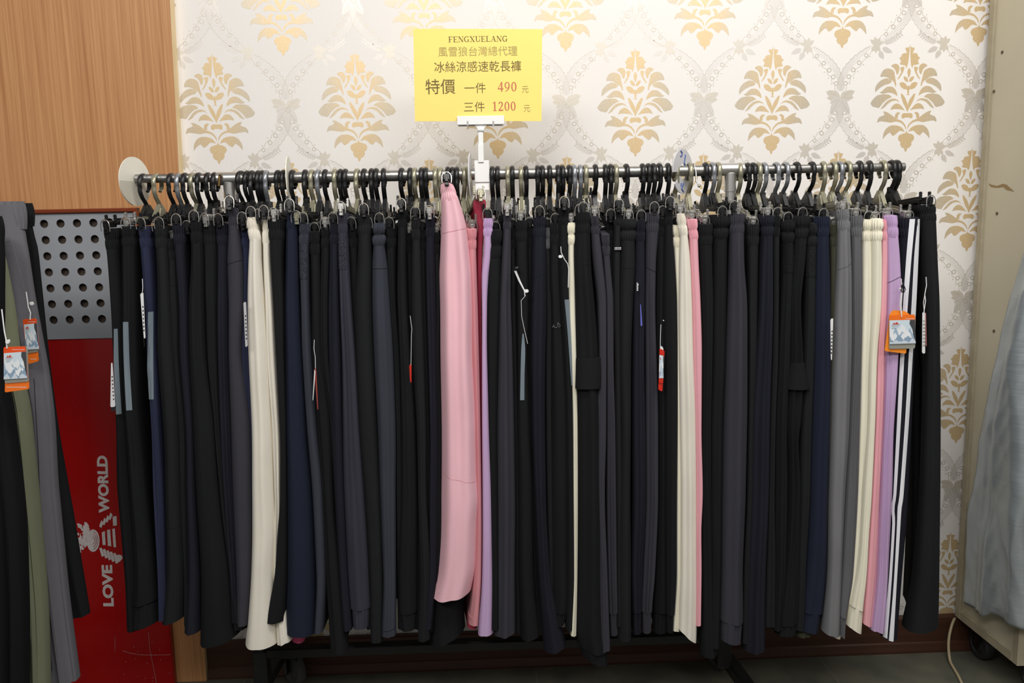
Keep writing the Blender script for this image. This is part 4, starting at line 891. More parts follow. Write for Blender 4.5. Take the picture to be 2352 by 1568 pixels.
    if 'pocket' in q:
        y0, y1, a, b = q['pocket']; za, zb_ = zrow(y0), zrow(y1); xa, xb = at(a, y1, Yn)[0], at(b, y1, Yn)[0]
        mbp = MB(); V = []; N = 13
        for k in range(8):
            t = k/7; z = za+(zb_-za)*t; wl, wr = leg.width(z)
            L = wl*(1-t*.85)+xa*t*.85 if t > 0 else wl; R = wr*(1-t)+xb*t
            for e in range(N):
                u = -1+2*e/(N-1); x = (L+R)/2+u*(R-L)/2; V.append((x, Yn+.018*(1-math.sqrt(max(0, 1-u*u*.96)))-.0035-.004*t, z-.003*math.sin(t*3.1)*u))
        nv = len(V); V += [(p[0], p[1]+.012, p[2]) for p in V]
        Fc = [(i*N+k, (i+1)*N+k, (i+1)*N+k+1, i*N+k+1) for i in range(7) for k in range(N-1)]; Fc += [tuple(nv+i for i in reversed(f)) for f in Fc]
        rim = list(range(N))+[i*N+N-1 for i in range(1, 8)]+[7*N+k for k in range(N-2, -1, -1)]+[i*N for i in range(6, 0, -1)]
        Fc += [(rim[k], nv+rim[k], nv+rim[(k+1) % len(rim)], rim[(k+1) % len(rim)]) for k in range(len(rim))]
        mbp.add(V, Fc).build('thigh_pocket', LM, r, smooth=True)
    if 'emblem' in q:
        e = MB(); x, y = q['emblem']
        for (du, dv, w_, h_, an) in ((-3, 1, 1.6, 7, .5), (0, 3, 1.6, 6, -.6), (6, -4, 1.6, 9, .3), (9, -3, 1.6, 8, -.7), (8, 2, 6, 1.4, .2), (3, 4, 4, 1.4, .1)):
            p = at(x+du, y+dv, Yn); u = (p[0]-sum(leg.width(p[2]))/2)/((leg.width(p[2])[1]-leg.width(p[2])[0])/2); c = np.array(leg.pt(leg.t_of(p[2]), 0, 0, u=max(-.9, min(.9, u)), lift=.0016))
            ca, sa = math.cos(an), math.sin(an); e.box(c, (w_*.0009, .0006, h_*.0009), rot=[[ca, 0, sa], [0, 1, 0], [-sa, 0, ca]])
        e.build('emblem', mat('faded_print', (92, 92, 94), rough=.8), lm)
    if 'hiplabel' in q:
        e = MB(); z = zrow(571); leg.ribbon(leg.t_of(z+.0045), leg.t_of(z-.004), -.7, .9, .0022, 4, 5).build('woven_label', fab('jet'), lm)
        for u, w_ in zip((-.5, -.3, -.08, .16, .38, .6), (.6, .9, .7, .8, .6, .8)):
            c = np.array(leg.pt(leg.t_of(z), 0, 0, u=u, lift=.003)); e.box(c+np.array([0, 0, .0016]), (.0014*w_, .0006, .0034)); e.box(c-np.array([0, 0, .0016]), (.0016, .0006, .0009))
        e.build('label_lettering', WHITET, lm)
    LEGS[q['short']] = leg
    return r
for i, q in enumerate(main):
    j = HANG[i]; c = HK[j][1]; build_pair(q, i, HX[j], 'swivel' if 's' in c[1:] else 'plain', c[0])
build_pair([q for q in TR if 'behind flared navy' in q['short']][0], 200)
# hooks whose clothes are out of sight behind their neighbours
used = set(HANG.values()); cnt = {}
ORD = ['first', 'second', 'third', 'fourth', 'fifth', 'sixth', 'seventh', 'eighth', 'ninth', 'tenth', 'eleventh', 'twelfth', 'thirteenth', 'fourteenth', 'fifteenth', 'sixteenth', 'seventeenth', 'eighteenth', 'nineteenth', 'twentieth']
def ordn(k):
    if k <= 20: return ORD[k-1]
    t = {2: 'twenty', 3: 'thirty', 4: 'forty', 5: 'fifty'}[k//10]; e = k % 10
    return (t[:-1]+'ieth') if e == 0 else t+'-'+ORD[e-1]
fill = 0
for j, (p, c) in enumerate(HK):
    cnt[c[0]] = cnt.get(c[0], 0)+1
    if j in used: continue
    lab = f"{CN[c[0]]} clip hanger, {ordn(cnt[c[0]])} {CN[c[0]]} hook from the rail's left end"
    make_hanger(HX[j], CN[c[0]], 'swivel' if 's' in c[1:] else 'plain', rng.uniform(-.05, .05), rng.uniform(-.06, .1), lab)

# ------------------------------------------------------------------ price sign on its clip stand
SX = at(1105, 400, RY)[0]
st = thing('sign_clip_stand', (SX, RY, RZ), 'white plastic clip stand gripping the rail and holding up the yellow sign', 'sign holder')
mb = MB(); a, b = at(1090, 419, RY-.016), at(1124, 368, RY-.016); zt_, zb_ = b[2], a[2]; xm_ = (a[0]+b[0])/2
mb.slab([(-.012, -.0165), (-.006, zt_-zb_), (.004, zt_-zb_), (.0165, (zt_-zb_)*.55), (.0165, .006), (.010, -.004), (.004, -.004)], (xm_-.0155, RY-.004, zb_), (0, 1, 0), (0, 0, 1), (1, 0, 0), .031)
mb.box((xm_, RY-.0155, (zt_+zb_)/2), (.033, .004, zt_-zb_), bev=.001)
mb.build('rail_clamp', WHITEP, st)
mb = MB(); p0, p1 = at(1105, 375, RY-.02), at(1104, 290, RY-.02); mb.box(((p0[0]+p1[0])/2, RY-.014, (p0[2]+p1[2])/2), (.0115, .007, p1[2]-p0[2]), bev=.0012)
mb.box((p0[0], RY-.0185, p0[2]+.022), (.0125, .003, .04), bev=.0008); mb.build('stem', WHITEP, st)
q0 = at(1104, 297, RY-.02); mb = MB(); mb.lathe([(.0055, -.007), (.0065, -.005), (.0065, .005), (.0055, .007)], (q0[0], RY-.014, q0[2]), 'x', 16); mb.build('hinge', WHITEP, st, smooth=True)
mb = MB(); a, b = at(1050, 287, RY-.02), at(1158, 265, RY-.02); cx, cz_ = (a[0]+b[0])/2, (a[2]+b[2])/2; mb.box((cx, RY-.0185, cz_), (b[0]-a[0], .0035, b[2]-a[2]), bev=.0008); mb.box((cx, RY-.0105, cz_-.002), (b[0]-a[0]-.004, .0035, b[2]-a[2]), bev=.0008)
mb.slab([(-.014, 0), (.014, 0), (.006, -.010), (-.006, -.010)], (cx, RY-.0165, a[2]), (1, 0, 0), (0, 0, 1), (0, 1, 0), .006); mb.build('paper_clamp', WHITEP, st)
mb = MB()
for px in (1074, 1133): p = at(px, 283, RY-.0205); mb.box((p[0], RY-.0195, p[2]), (.0048, .0016, .0105), bev=.0004)
mb.build('spring', CHROME, st)
PY = RY-.0145
c00, c10, c11, c01 = at(953, 278.5, PY), at(1244, 278, PY), at(1245.5, 66.5, PY), at(949, 66, PY)
YEL = mat('yellow_card', (250, 222, 118), rough=.6, noise=.015, nscale=30)
mb = MB(); N = 12; V = []
for j in range(N+1):
    for i in range(N+1):
        u, v = i/N, j/N; p = (c00*(1-u)+c10*u)*(1-v)+(c01*(1-u)+c11*u)*v; p = p+np.array([0, .0015*(u-.5)**2*4*v, 0]); V.append(p)
V2 = [p+np.array([0, .0004, 0]) for p in V]; n = len(V); q = N+1
Fc = [(j*q+i, j*q+i+1, (j+1)*q+i+1, (j+1)*q+i) for j in range(N) for i in range(N)]; Fc += [tuple(n+k for k in f[::-1]) for f in Fc]
rim = list(range(q))+[j*q+N for j in range(1, q)]+[N*q+i for i in range(N-1, -1, -1)]+[j*q for j in range(N-1, 0, -1)]
Fc += [(rim[k], n+rim[k], n+rim[(k+1) % len(rim)], rim[(k+1) % len(rim)]) for k in range(len(rim))]
sg = MB().add(V+V2, Fc).build('price_sign', YEL, None, smooth=True); tag(sg, 'yellow card price sign with black and red Chinese price text', 'sign')
OLV = mat('sign_ink_dark', (112, 96, 46), rough=.7); FAD = mat('sign_ink_faded', (172, 160, 92), rough=.7); RDI = mat('sign_ink_red', (196, 112, 84), rough=.7)
LIFT = [0]
def sp(px, py): LIFT[0] += 1; return at(px, py, PY-.00012-(LIFT[0] % 50)*4e-6)
SCALE = np.linalg.norm(at(1100, 200, PY)-at(1000, 200, PY))/100
def stext(mb, txt, x0, x1, yt, yb, bold=0.): put_text(mb, txt, sp(x0, yb), (1, 0, 0), (0, 0, 1), w=(x1-x0)*SCALE, h=(yb-yt)*SCALE, bold=bold)
for nm, *a in (('product_line', '冰絲涼感速乾長褲', 998, 1197, 142.5, 166.5), ('special_price_words', '特價', 978, 1046, 183, 216.5, .002), ('one_piece_words', '一件', 1067, 1116, 191, 214.5), ('three_piece_words', '三件', 1066, 1114, 234.5, 257.5)):
    mb = MB(); stext(mb, *a); mb.build(nm, OLV, sg)
mb = MB()
# serif capitals and figures drawn stroke by stroke
def stroke(mb, P, w, O, s):
    """P list of (x, y[, width]) in glyph units"""
    P = [(*p, w) if len(p) == 2 else p for p in P]; Q = np.array([p[:2] for p in P], float); Wd = np.array([p[2] for p in P], float)
    Tn = np.gradient(Q, axis=0); Tn /= np.linalg.norm(Tn, axis=1)[:, None]+1e-9; Nn = np.stack([-Tn[:, 1], Tn[:, 0]], 1)
    A = Q+Nn*Wd[:, None]/2; B = Q-Nn*Wd[:, None]/2; n = len(Q)
    V = [O+np.array([p[0]*s, 0, p[1]*s]) for p in np.vstack([A, B])]; mb.add(V, [(k, n+k, n+k+1, k+1) for k in range(n-1)])
def arc(cx, cy, rx, ry, a0, a1, thick, thin, n=18):
    return [(cx+rx*math.cos(a), cy+ry*math.sin(a), thin+(thick-thin)*abs(math.cos(a))) for a in np.linspace(math.radians(a0), math.radians(a1), n)]
K, Hn = .17, .06
GL = {
 'F': (.62, [[(.16, 0), (.16, 1, K)], [(.02, .03, Hn), (.34, .03, Hn)], [(.02, .97), (.6, .97, Hn)], [(.57, .97), (.57, .74, .05)], [(.2, .5), (.44, .5, Hn)], [(.44, .62), (.44, .38, .05)]]),
 'E': (.66, [[(.16, 0), (.16, 1, K)], [(.02, .03), (.62, .03, Hn)], [(.02, .97), (.6, .97, Hn)], [(.58, .97), (.58, .76, .05)], [(.61, .03), (.61, .26, .05)], [(.2, .5), (.44, .5, Hn)], [(.44, .62), (.44, .38, .05)]]),
 'N': (.74, [[(.12, 0), (.12, 1, .05)], [(.14, .98), (.62, .02, K)], [(.64, 0), (.64, 1, .05)], [(.0, .97), (.2, .97, Hn)], [(.52, .97), (.76, .97, Hn)], [(.0, .03), (.24, .03, Hn)]]),
 'G': (.76, [arc(.4, .5, .31, .47, 50, 320, K, Hn), [(.62, .42), (.62, .06, K*.9)], [(.46, .42), (.76, .42, Hn)], [(.64, .98), (.64, .72, .05)]]),
 'X': (.74, [[(.12, .98), (.62, .02, K)], [(.6, .98), (.13, .02, .055)], [(.0, .97), (.3, .97, Hn)], [(.46, .97), (.74, .97, Hn)], [(.0, .03), (.28, .03, Hn)], [(.44, .03), (.75, .03, Hn)]]),
 'U': (.74, [[(.16, 1), (.16, .3, K)], arc(.38, .32, .22, .29, 180, 360, K*.8, Hn), [(.6, .3), (.6, 1, .05)], [(.02, .97), (.32, .97, Hn)], [(.48, .97), (.74, .97, Hn)]]),
 'L': (.64, [[(.16, 0), (.16, 1, K)], [(.02, .03), (.6, .03, Hn)], [(.02, .97), (.34, .97, Hn)], [(.59, .03), (.59, .28, .05)]]),
 'A': (.74, [[(.1, .02), (.36, 1, .055)], [(.36, 1), (.6, .02, K)], [(.2, .34), (.5, .34, Hn)], [(.0, .03), (.22, .03, Hn)], [(.46, .03), (.74, .03, Hn)]]),
 '4': (.52, [[(.35, 0), (.35, 1, .15)], [(.02, .3), (.5, .3, .12)], [(.03, .3), (.33, .96, .06)]]),
 '9': (.52, [arc(.25, .66, .17, .31, 0, 360, .13, .05), [(.42, .66, .13), (.40, .4, .12), (.28, .14, .09), (.06, .02, .04)]]),
 '0': (.52, [arc(.25, .5, .17, .46, 0, 360, .14, .05, 30)]),
 '1': (.52, [[(.27, 0), (.27, 1, .15)], [(.1, .03), (.44, .03, .06)], [(.08, .8, .04), (.26, .94, .08)]]),
 '2': (.52, [arc(.24, .72, .15, .24, 170, 0, .14, .07, 12)+[(.38, .62, .13), (.24, .32, .1), (.06, .1, .09)], [(.04, .07), (.44, .07, .14)], [(.45, .06), (.48, .24, .04)]])}
def serif(mb, txt, x0, x1, yt, yb):
    tot = sum(GL[c][0]+.05 for c in txt)-.05; hgt = (yb-yt)*SCALE; kx = (x1-x0)*SCALE/(tot*hgt); x = 0
    for c in txt:
        for P in GL[c][1]:
            PP = [((p[0]+x)*kx, p[1], *p[2:]) for p in P]; w = next((p[2] for p in P if len(p) > 2), Hn); PP = [(p[0], p[1], w) if len(p) < 3 else p for p in PP]
            stroke(mb, PP, w, sp(x0, yb), hgt)
        x += GL[c][0]+.05
serif(mb, 'FENGXUELANG', 1030, 1165, 84.5, 97)
mb.build('name_line', OLV, sg)
for nm, *a in (('agent_line', '風雪狼台灣總代理', 1007, 1188, 108.5, 130), ('currency_word', '元', 1199, 1214, 198, 213), ('currency_word', '元', 1203, 1218, 241.5, 257)):
    mb = MB(); stext(mb, *a); mb.build(nm, FAD, sg)
for a in (('490', 1143, 1188, 189, 210.5), ('1200', 1130, 1186, 234, 255)): mb = MB(); serif(mb, *a); mb.build('price_figure', RDI, sg)
# ------------------------------------------------------------------ size dividers on the rail
def ring_disc(name, x, z, R, r0, th, yaw, M, label, lean=0., open_at=-90.):
    root = thing(name, (x, RY, z), label, 'size divider'); root.rotation_euler = (lean, 0, yaw)
    n = 48; V = []; Fc = []
    gap = math.radians(16)
    o0 = math.radians(open_at); angs = np.linspace(gap+o0, 2*math.pi-gap+o0, n)
    for xx in (-th/2, th/2):
        for a in angs: V.append((xx, r0*math.cos(a), r0*math.sin(a)))
        for a in angs: V.append((xx, R*math.cos(a), R*math.sin(a)))
    for k in range(n-1): Fc += [(k, k+1, n+k+1, n+k), (2*n+k, 3*n+k, 3*n+k+1, 2*n+k+1), (n+k, n+k+1, 3*n+k+1, 3*n+k), (k, 2*n+k, 2*n+k+1, k+1)]
    Fc += [(0, n, 3*n, 2*n), (n-1, 3*n-1, 4*n-1, 2*n-1)]
    d = MB().add(V, Fc).build('disc', M, root, local=True); return root
IVP = mat('ivory_plastic', (236, 232, 218), rough=.4); BEI = mat('beige_plastic', (206, 200, 184), rough=.45); GPL = mat('grey_white_plastic', (206, 206, 208), rough=.4)
c = at(330, 412, RY); d1 = ring_disc('size_divider', xA-.003, RZ-.001, .054, .0012, .002, math.radians(-13), IVP, 'large ivory size divider disc at the left end of the rail')
mb = MB(); mb.add([(.0016, r*math.cos(a), r*math.sin(a)) for r in (.0013, .0536) for a in np.linspace(math.pi, 2*math.pi, 24)], [(k, k+1, 24+k+1, 24+k) for k in range(23)]); mb.build('lower_half', BEI, d1, local=True)
ring_disc('size_divider', at(664, 405, RY)[0], RZ-.004, .052, .0135, .002, math.radians(6), IVP, 'narrow ivory size divider seen edge-on above the flared navy trousers')
ring_disc('size_divider', at(1081, 400, RY)[0], RZ-.004, .052, .0135, .002, math.radians(-4), GPL, 'thin edge-on size divider just left of the white sign clamp')
d4 = ring_disc('size_divider', at(1568, 396, RY)[0], RZ-.001, .050, .0175, .0025, math.radians(-40), GPL, 'grey white size divider with blue handwritten letters, right of centre', lean=.0, open_at=200.)
mb = MB(); BL = mat('blue_marker_ink', (44, 76, 150), rough=.5)
def mk(P, w=.0015): mb.tube([(.0016, y, z) for y, z in P], w, 6, ref=(1, 0, 0))
mk([(.010, .038), (.004, .019), (.017, .005)]); mk([(-.014, .045), (-.007, .041), (-.008, .035), (-.015, .032)]); mk([(.002, -.026), (-.009, -.039), (.001, -.045)]); mk([(-.010, -.026), (-.012, -.033)])
mb.build('handwriting', BL, d4, local=True)
# ball-ended hook beside the divider
mb = MB(); b0 = at(1594, 400, RY); mb.tube([(b0[0]-.004, RY+.016, RZ-.004), (b0[0]-.002, RY-.004, RZ+.016), (b0[0], RY-.017, RZ-.002), (b0[0]+.002, RY-.014, RZ-.024), (b0[0]+.006, RY-.022, RZ-.034)], .0018, 8)
pb = at(1602, 432, RY-.022); hk = mb.build('metal_hook', CHROME, None, smooth=True); tag(hk, 'small thin metal hook with a ball end beside the grey divider', 'hook')
mb = MB(); mb.lathe([(.0035*math.sin(a), .0035*math.cos(a)) for a in np.linspace(0.01, math.pi-.01, 9)], (b0[0]+.006, RY-.022, RZ-.035), 'z', 12); mb.build('ball_end', CHROME, hk, smooth=True)
# ------------------------------------------------------------------ swing tags
ORG = mat('orange_card', (244, 118, 34), rough=.35); ORG2 = mat('amber_card', (248, 146, 42), rough=.35); RDC = mat('red_card', (206, 44, 28), rough=.35); GRC = mat('grey_card', (150, 150, 140), rough=.5)
WHC = mat('white_card', (226, 226, 226), rough=.5); INK = mat('black_ink', (30, 30, 30), rough=.7); PIC = attr_mat('printed_picture', rough=.35)
TY = YN0-.020
def string(mb, P, Y, w=.0007):
    mb.tube([at(p[0], p[1], Y if len(p) < 3 else p[2]) for p in P], w, 5)
def card(mb, pts, Y, th=.0012, col=None):
    Q = []; n = len(pts)                             # corners a little rounded
    for k in range(n):
        p, a, b = np.array(pts[k], float), np.array(pts[k-1], float), np.array(pts[(k+1) % n], float)
        for e in (a, b):
            L = np.linalg.norm(e-p); Q.append(p+(e-p)*min(.3, 2.2/L))
    P = [at(p[0], p[1], Y) for p in Q]; V = P+[p+np.array([0, th, 0]) for p in P]; n = len(P)
    mb.add(V, [tuple(range(n)), tuple(range(2*n-1, n-1, -1))]+[(k, n+k, n+(k+1) % n, (k+1) % n) for k in range(n)])
def picture(parent, q, Y, seed):
    """mountain photograph printed on the card; q = four corners on the picture (tl, tr, br, bl)"""
    mb = MB(); r = np.random.default_rng(seed)
    def P(u, v, l=0): a = np.array(q[0])*(1-u)+np.array(q[1])*u; b = np.array(q[3])*(1-u)+np.array(q[2])*u; c = b*(1-v)+a*v; return at(c[0], c[1], Y)-np.array([0, .0002+l, 0])
    mb.add([P(0, 0), P(1, 0), P(1, 1), P(0, 1)], [(0, 1, 2, 3)], 0, lin((208, 224, 232)))
    def ridge(y0, amp, col, l, n=26):
        f = r.uniform(3, 9, 3); ph = r.uniform(0, 6, 3); h = [min(.97, y0+amp*(.35*sum(math.sin(a*k/n*3+b) for a, b in zip(f, ph))/1.5+.35*(r.random()-.5))) for k in range(n)]; V = []
        for k in range(n): V += [P(k/(n-1), 0, l), P(k/(n-1), h[k], l)]
        mb.add(V, [(2*k, 2*k+2, 2*k+3, 2*k+1) for k in range(n-1)], 0, lin(col))
    ridge(.66, .3, (232, 236, 238), .0001); ridge(.46, .34, (160, 182, 200), .0002); ridge(.38, .34, (234, 238, 240), .0003); ridge(.26, .3, (140, 164, 186), .0004); ridge(.12, .2, (206, 216, 224), .00045)
    V = [P(.80, 1, .0005), P(1, 1, .0005), P(1, .05, .0005), P(.93, .3, .0005), P(.88, .62, .0005), P(.78, .84, .0005)]; mb.add(V, [tuple(range(6))], 0, lin((70, 72, 74)))
    for k in range(3): mb.add([P(.08, .80-k*.07, .0006), P(.4-.06*k, .80-k*.07, .0006), P(.4-.06*k, .815-k*.07, .0006), P(.08, .815-k*.07, .0006)], [(0, 1, 2, 3)], 0, lin((196, 90, 80) if k == 0 else (150, 160, 168)))
    mb.add([P(.12, .84, .0006), P(.18, .91, .0006), P(.22, .86, .0006), P(.28, .93, .0006), P(.36, .84, .0006)], [(0, 1, 2, 3, 4)], 0, lin((208, 70, 50)))
    return mb.build('printed_picture', PIC, parent, attr=True)
def small_lines(parent, rows, Y, M=WHC):
    mb = MB()
    for (x0, x1, y, h) in rows:
        x = x0
        while x < x1: w = 1.4+1.6*rng.random(); mb.add([at(x, y, Y)-[0, .0003, 0], at(x+w, y, Y)-[0, .0003, 0], at(x+w, y+h, Y)-[0, .0003, 0], at(x, y+h, Y)-[0, .0003, 0]], [(3, 2, 1, 0)]); x += w+.8
    return mb.build('small_print', M, parent)
def tagroot(px, py, Y, label): return thing('hang_tag', tuple(at(px, py, Y)), label, 'hang tag')
# big orange tag near the right end
r = tagroot(2068, 812, TY, 'orange mountain-picture tag hanging over the right lilac and striped navy trousers')
mb = MB(); card(mb, [(2043, 723), (2051, 712), (2078, 714), (2090, 722), (2081, 812), (2032, 806), (2035, 785)], TY+.004); mb.build('back_card', ORG2, r)
mb = MB(); card(mb, [(2041, 730), (2103, 728), (2102, 796), (2101, 800), (2042, 801)], TY+.0015); mb.build('middle_card', GRC, r)
mb = MB(); card(mb, [(2042, 724), (2100, 722), (2102, 725), (2103, 788), (2043, 790)], TY); fc = mb.build('front_card', ORG, r)
picture(fc, [(2043, 735.5), (2101.5, 734), (2103, 788), (2043, 790)], TY, 3); small_lines(fc, [(2080, 2099, 731, 1.2)], TY)
mb = MB(); string(mb, [(2071, 728), (2070, 700), (2072, 672), (2070, 640)], TY-.001, .0010); string(mb, [(2071, 728), (2067, 700), (2070, 672)], TY-.001, .0008); mb.build('string', WHITET, r)
mb = MB(); string(mb, [(2073, 648), (2079, 664), (2076, 672), (2070, 668), (2071, 655), (2074, 650)], TY-.002, .0013); mb.build('clasp', BLACKP, r)
mb = MB(); string(mb, [(2065.5, 662), (2069, 663)], TY-.001, .002); mb.build('barb', WHITEP, r)
# edge-on tag by the rightmost pair
r = tagroot(2122, 812, TY+.005, 'thin white and red tag edge-on before the rightmost black trousers')
mb = MB(); card(mb, [(2119, 717), (2125, 717), (2125, 812), (2118, 811)], TY); wc = mb.build('white_card', WHC, r); small_lines(wc, [(2119.5, 2123, 735+8*k, 4) for k in range(8)], TY, GRC)
mb = MB(); card(mb, [(2125.5, 718), (2127, 718), (2128.5, 794), (2126.5, 795)], TY+.001); mb.build('red_card', mat('dull_pink_card', (176, 110, 104), rough=.5), r)
mb = MB(); string(mb, [(2122, 717), (2126, 690), (2124, 676), (2128, 655), (2127, 636)], TY, .0009); string(mb, [(2123, 717), (2121, 695), (2124, 677)], TY, .0007); mb.build('string', WHITET, r)
# white barcode tag beside the bright navy pair
def barcode(label, px, quad, strg=None, dark=None, M=WHC, Y=TY-.002):
    r = tagroot(px[0], px[1], Y, label); mb = MB(); card(mb, quad, Y); c = mb.build('card', M, r)
    mb = MB(); (x0, y0), (x1, y1) = quad[1], quad[2]
    for k in range(7):
        t0 = .30+.085*k; xa = x0+(x1-x0)*t0; ya = y0+(y1-y0)*t0; mb.add([at(xa-3.6, ya, Y)-[0, .0004, 0], at(xa-.8, ya, Y)-[0, .0004, 0], at(xa-.7, ya+3.2, Y)-[0, .0004, 0], at(xa-3.4, ya+3.4, Y)-[0, .0004, 0]], [(3, 2, 1, 0)])
    mb.build('barcode', INK, c)
    if strg: mb = MB(); string(mb, strg, Y, .0007); mb.build('string', WHITET, r)
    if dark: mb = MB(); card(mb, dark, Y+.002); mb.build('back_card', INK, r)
    return r
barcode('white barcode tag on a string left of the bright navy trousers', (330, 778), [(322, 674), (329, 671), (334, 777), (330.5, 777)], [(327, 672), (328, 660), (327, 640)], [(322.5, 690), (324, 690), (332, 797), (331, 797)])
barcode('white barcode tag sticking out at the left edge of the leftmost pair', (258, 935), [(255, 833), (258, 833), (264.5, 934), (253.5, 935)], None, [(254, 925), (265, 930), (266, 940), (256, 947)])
barcode('grey barcode tag left of the large cream trousers', (564, 797), [(559, 694), (565, 693), (569, 795), (563.5, 797)], None, None, mat('light_grey_card', (190, 190, 192), rough=.6))  # card stock is a light grey of its own
barcode('narrow white tag at the left edge of the mid grey trousers', (1910, 827), [(1907.5, 733), (1914, 730), (1911, 827), (1908.5, 826)], None, None)
# folded red and white tag left of the purple-grey pair
r = tagroot(726, 940, TY, 'red and white folded tag dangling beside the mesh-panel trousers')
mb = MB(); card(mb, [(722, 846), (726, 846), (731, 940), (729, 941)], TY); mb.build('red_card', mat('dark_red_card', (150, 60, 54), rough=.5), r)
mb = MB(); card(mb, [(722, 848), (724.5, 852), (719.5, 918), (718, 920)], TY-.001); mb.build('white_card', WHC, r)
mb = MB(); string(mb, [(724.5, 846), (724, 820), (721, 800), (722, 780)], TY, .0006); mb.build('string', WHITET, r)
r = tagroot(943, 880, TY, 'small red tag on a thin thread in front of the dark trousers left of pink')
mb = MB(); card(mb, [(940, 838), (945, 835), (945, 880), (942, 876)], TY); mb.build('red_card', RDC, r)
mb = MB(); string(mb, [(944, 838), (945, 770), (946, 755), (942, 725)], TY, .0005); mb.build('string', WHITET, r)
# white string with barb and cord lock
r = tagroot(1206, 790, TY, 'white tag string with plastic barb hanging from the cord lock')
mb = MB(); string(mb, [(1182, 622), (1192, 645), (1204, 667), (1206, 680)], TY, .0011); string(mb, [(1185, 622), (1195, 646), (1205, 667)], TY, .0009); string(mb, [(1206, 680), (1197, 690), (1198, 725), (1203, 750), (1212, 789)], TY, .0005); mb.build('string', WHITET, r)
mb = MB(); card(mb, [(1203, 665), (1213.5, 664), (1214.5, 671), (1205, 672.5)], TY-.002, .003); mb.build('barb', WHITEP, r)
mb = MB(); p = at(1187, 616, TY+.004); mb.lathe([(.004, -.004), (.0058, -.002), (.0058, .002), (.004, .004)], p, 'z', 14); mb.build('cord_lock', BLACKP, r, smooth=True)
r = tagroot(1297, 660, TY, 'white string and barb hanging beside the thin cream trousers')
mb = MB(); string(mb, [(1288, 566), (1289, 580), (1297, 596), (1304, 606), (1306, 618), (1305, 660)], TY-.002, .0008); mb.build('string', WHITET, r)
mb = MB(); card(mb, [(1282, 586.5), (1290, 585), (1293, 591), (1284, 593)], TY-.004, .003); mb.build('barb', WHITEP, r)
# red picture tag left of the right-hand creams
r = tagroot(1518, 899, TY, 'red topped picture tag between dark trousers left of the larger cream pair')
mb = MB(); card(mb, [(1513, 870), (1523, 870), (1521.5, 899), (1512, 895)], TY+.002); mb.build('back_card', RDC, r)
mb = MB(); card(mb, [(1515, 800), (1526.5, 805), (1523, 881), (1513, 878)], TY); fc = mb.build('front_card', RDC, r); picture(fc, [(1514.5, 815), (1525.5, 817), (1523.8, 868), (1513.5, 868)], TY, 8)
mb = MB(); card(mb, [(1516, 793), (1523, 797), (1524, 806), (1516, 803)], TY+.001); mb.build('white_card', WHC, r)
mb = MB(); string(mb, [(1516.5, 795), (1517, 770), (1518, 745)], TY, .0006); mb.build('string', WHITET, r)
mb = MB(); p = at(1524, 736, TY+.01); mb.lathe([(.0001, -.0014), (.0014, 0), (.0001, .0014)], p, 'y', 10); b_ = mb.build('button', WHITEP); tag(b_, 'tiny white button on dark trousers above the red topped tag', 'button')
# ribbon and woven label on the dark navy pair
mb = MB(); card(mb, [(1470.5, 698), (1472, 698), (1475.5, 748), (1471.5, 749)], TY+.012, .0006); rb = mb.build('ribbon', mat('blue_ribbon', (98, 102, 190), rough=.6)); tag(rb, 'short blue ribbon end hanging inside the dark navy trousers', 'ribbon')
mb = MB(); card(mb, [(1462, 649), (1466.5, 647), (1467, 668), (1461.5, 669)], TY+.012, .0006); wl = mb.build('woven_label', INK); tag(wl, 'narrow black woven label with white lettering on the dark navy trousers', 'label')
mb = MB()
for k in range(7): y = 649+2.8*k; w = 1.2+2.4*rng.random(); mb.add([at(1462.4, y, TY+.0115), at(1462.4+w+1, y, TY+.0115), at(1462.4+w+1, y+1.7, TY+.0115), at(1462.4, y+1.7, TY+.0115)], [(3, 2, 1, 0)])
mb.build('lettering', WHITET, wl)

# ------------------------------------------------------------------ second rack at the left edge: clothes facing the room
LXR = -1.16; LRZ = 1.42
lr = thing('garment_rack', (LXR, -.6, 0), 'second clothes rack at the far left edge carrying grey, olive and black trousers', 'clothes rack')
mb = MB(); mb.tube([(LXR, -.28, LRZ), (LXR, -1.15, LRZ)], .0122, 16); mb.build('rail', STEEL, lr, smooth=True)
for y in (-.30, -1.12):
    mb = MB(); mb.tube([(LXR, y, LRZ), (LXR, y, .08)], .0118, 14); mb.build('post', CHROME, lr, smooth=True)
    mb = MB(); mb.box((LXR, y, .09), (.5, .032, .03), bev=.004); ft = mb.build('foot', BLACKM, lr)
    for s in (-1, 1):
        mb = MB(); mb.lathe([(0, -.011), (.03, -.012), (.0375, -.006), (.0375, .006), (.03, .012), (0, .011)], (LXR+s*.22, y, .0375), 'y', 24); mb.build('wheel', RUBBER, ft, smooth=True)
mb = MB(); mb.box((LXR, -.71, .10), (.026, .82, .026), bev=.003); mb.build('base_bar', BLACKM, lr)
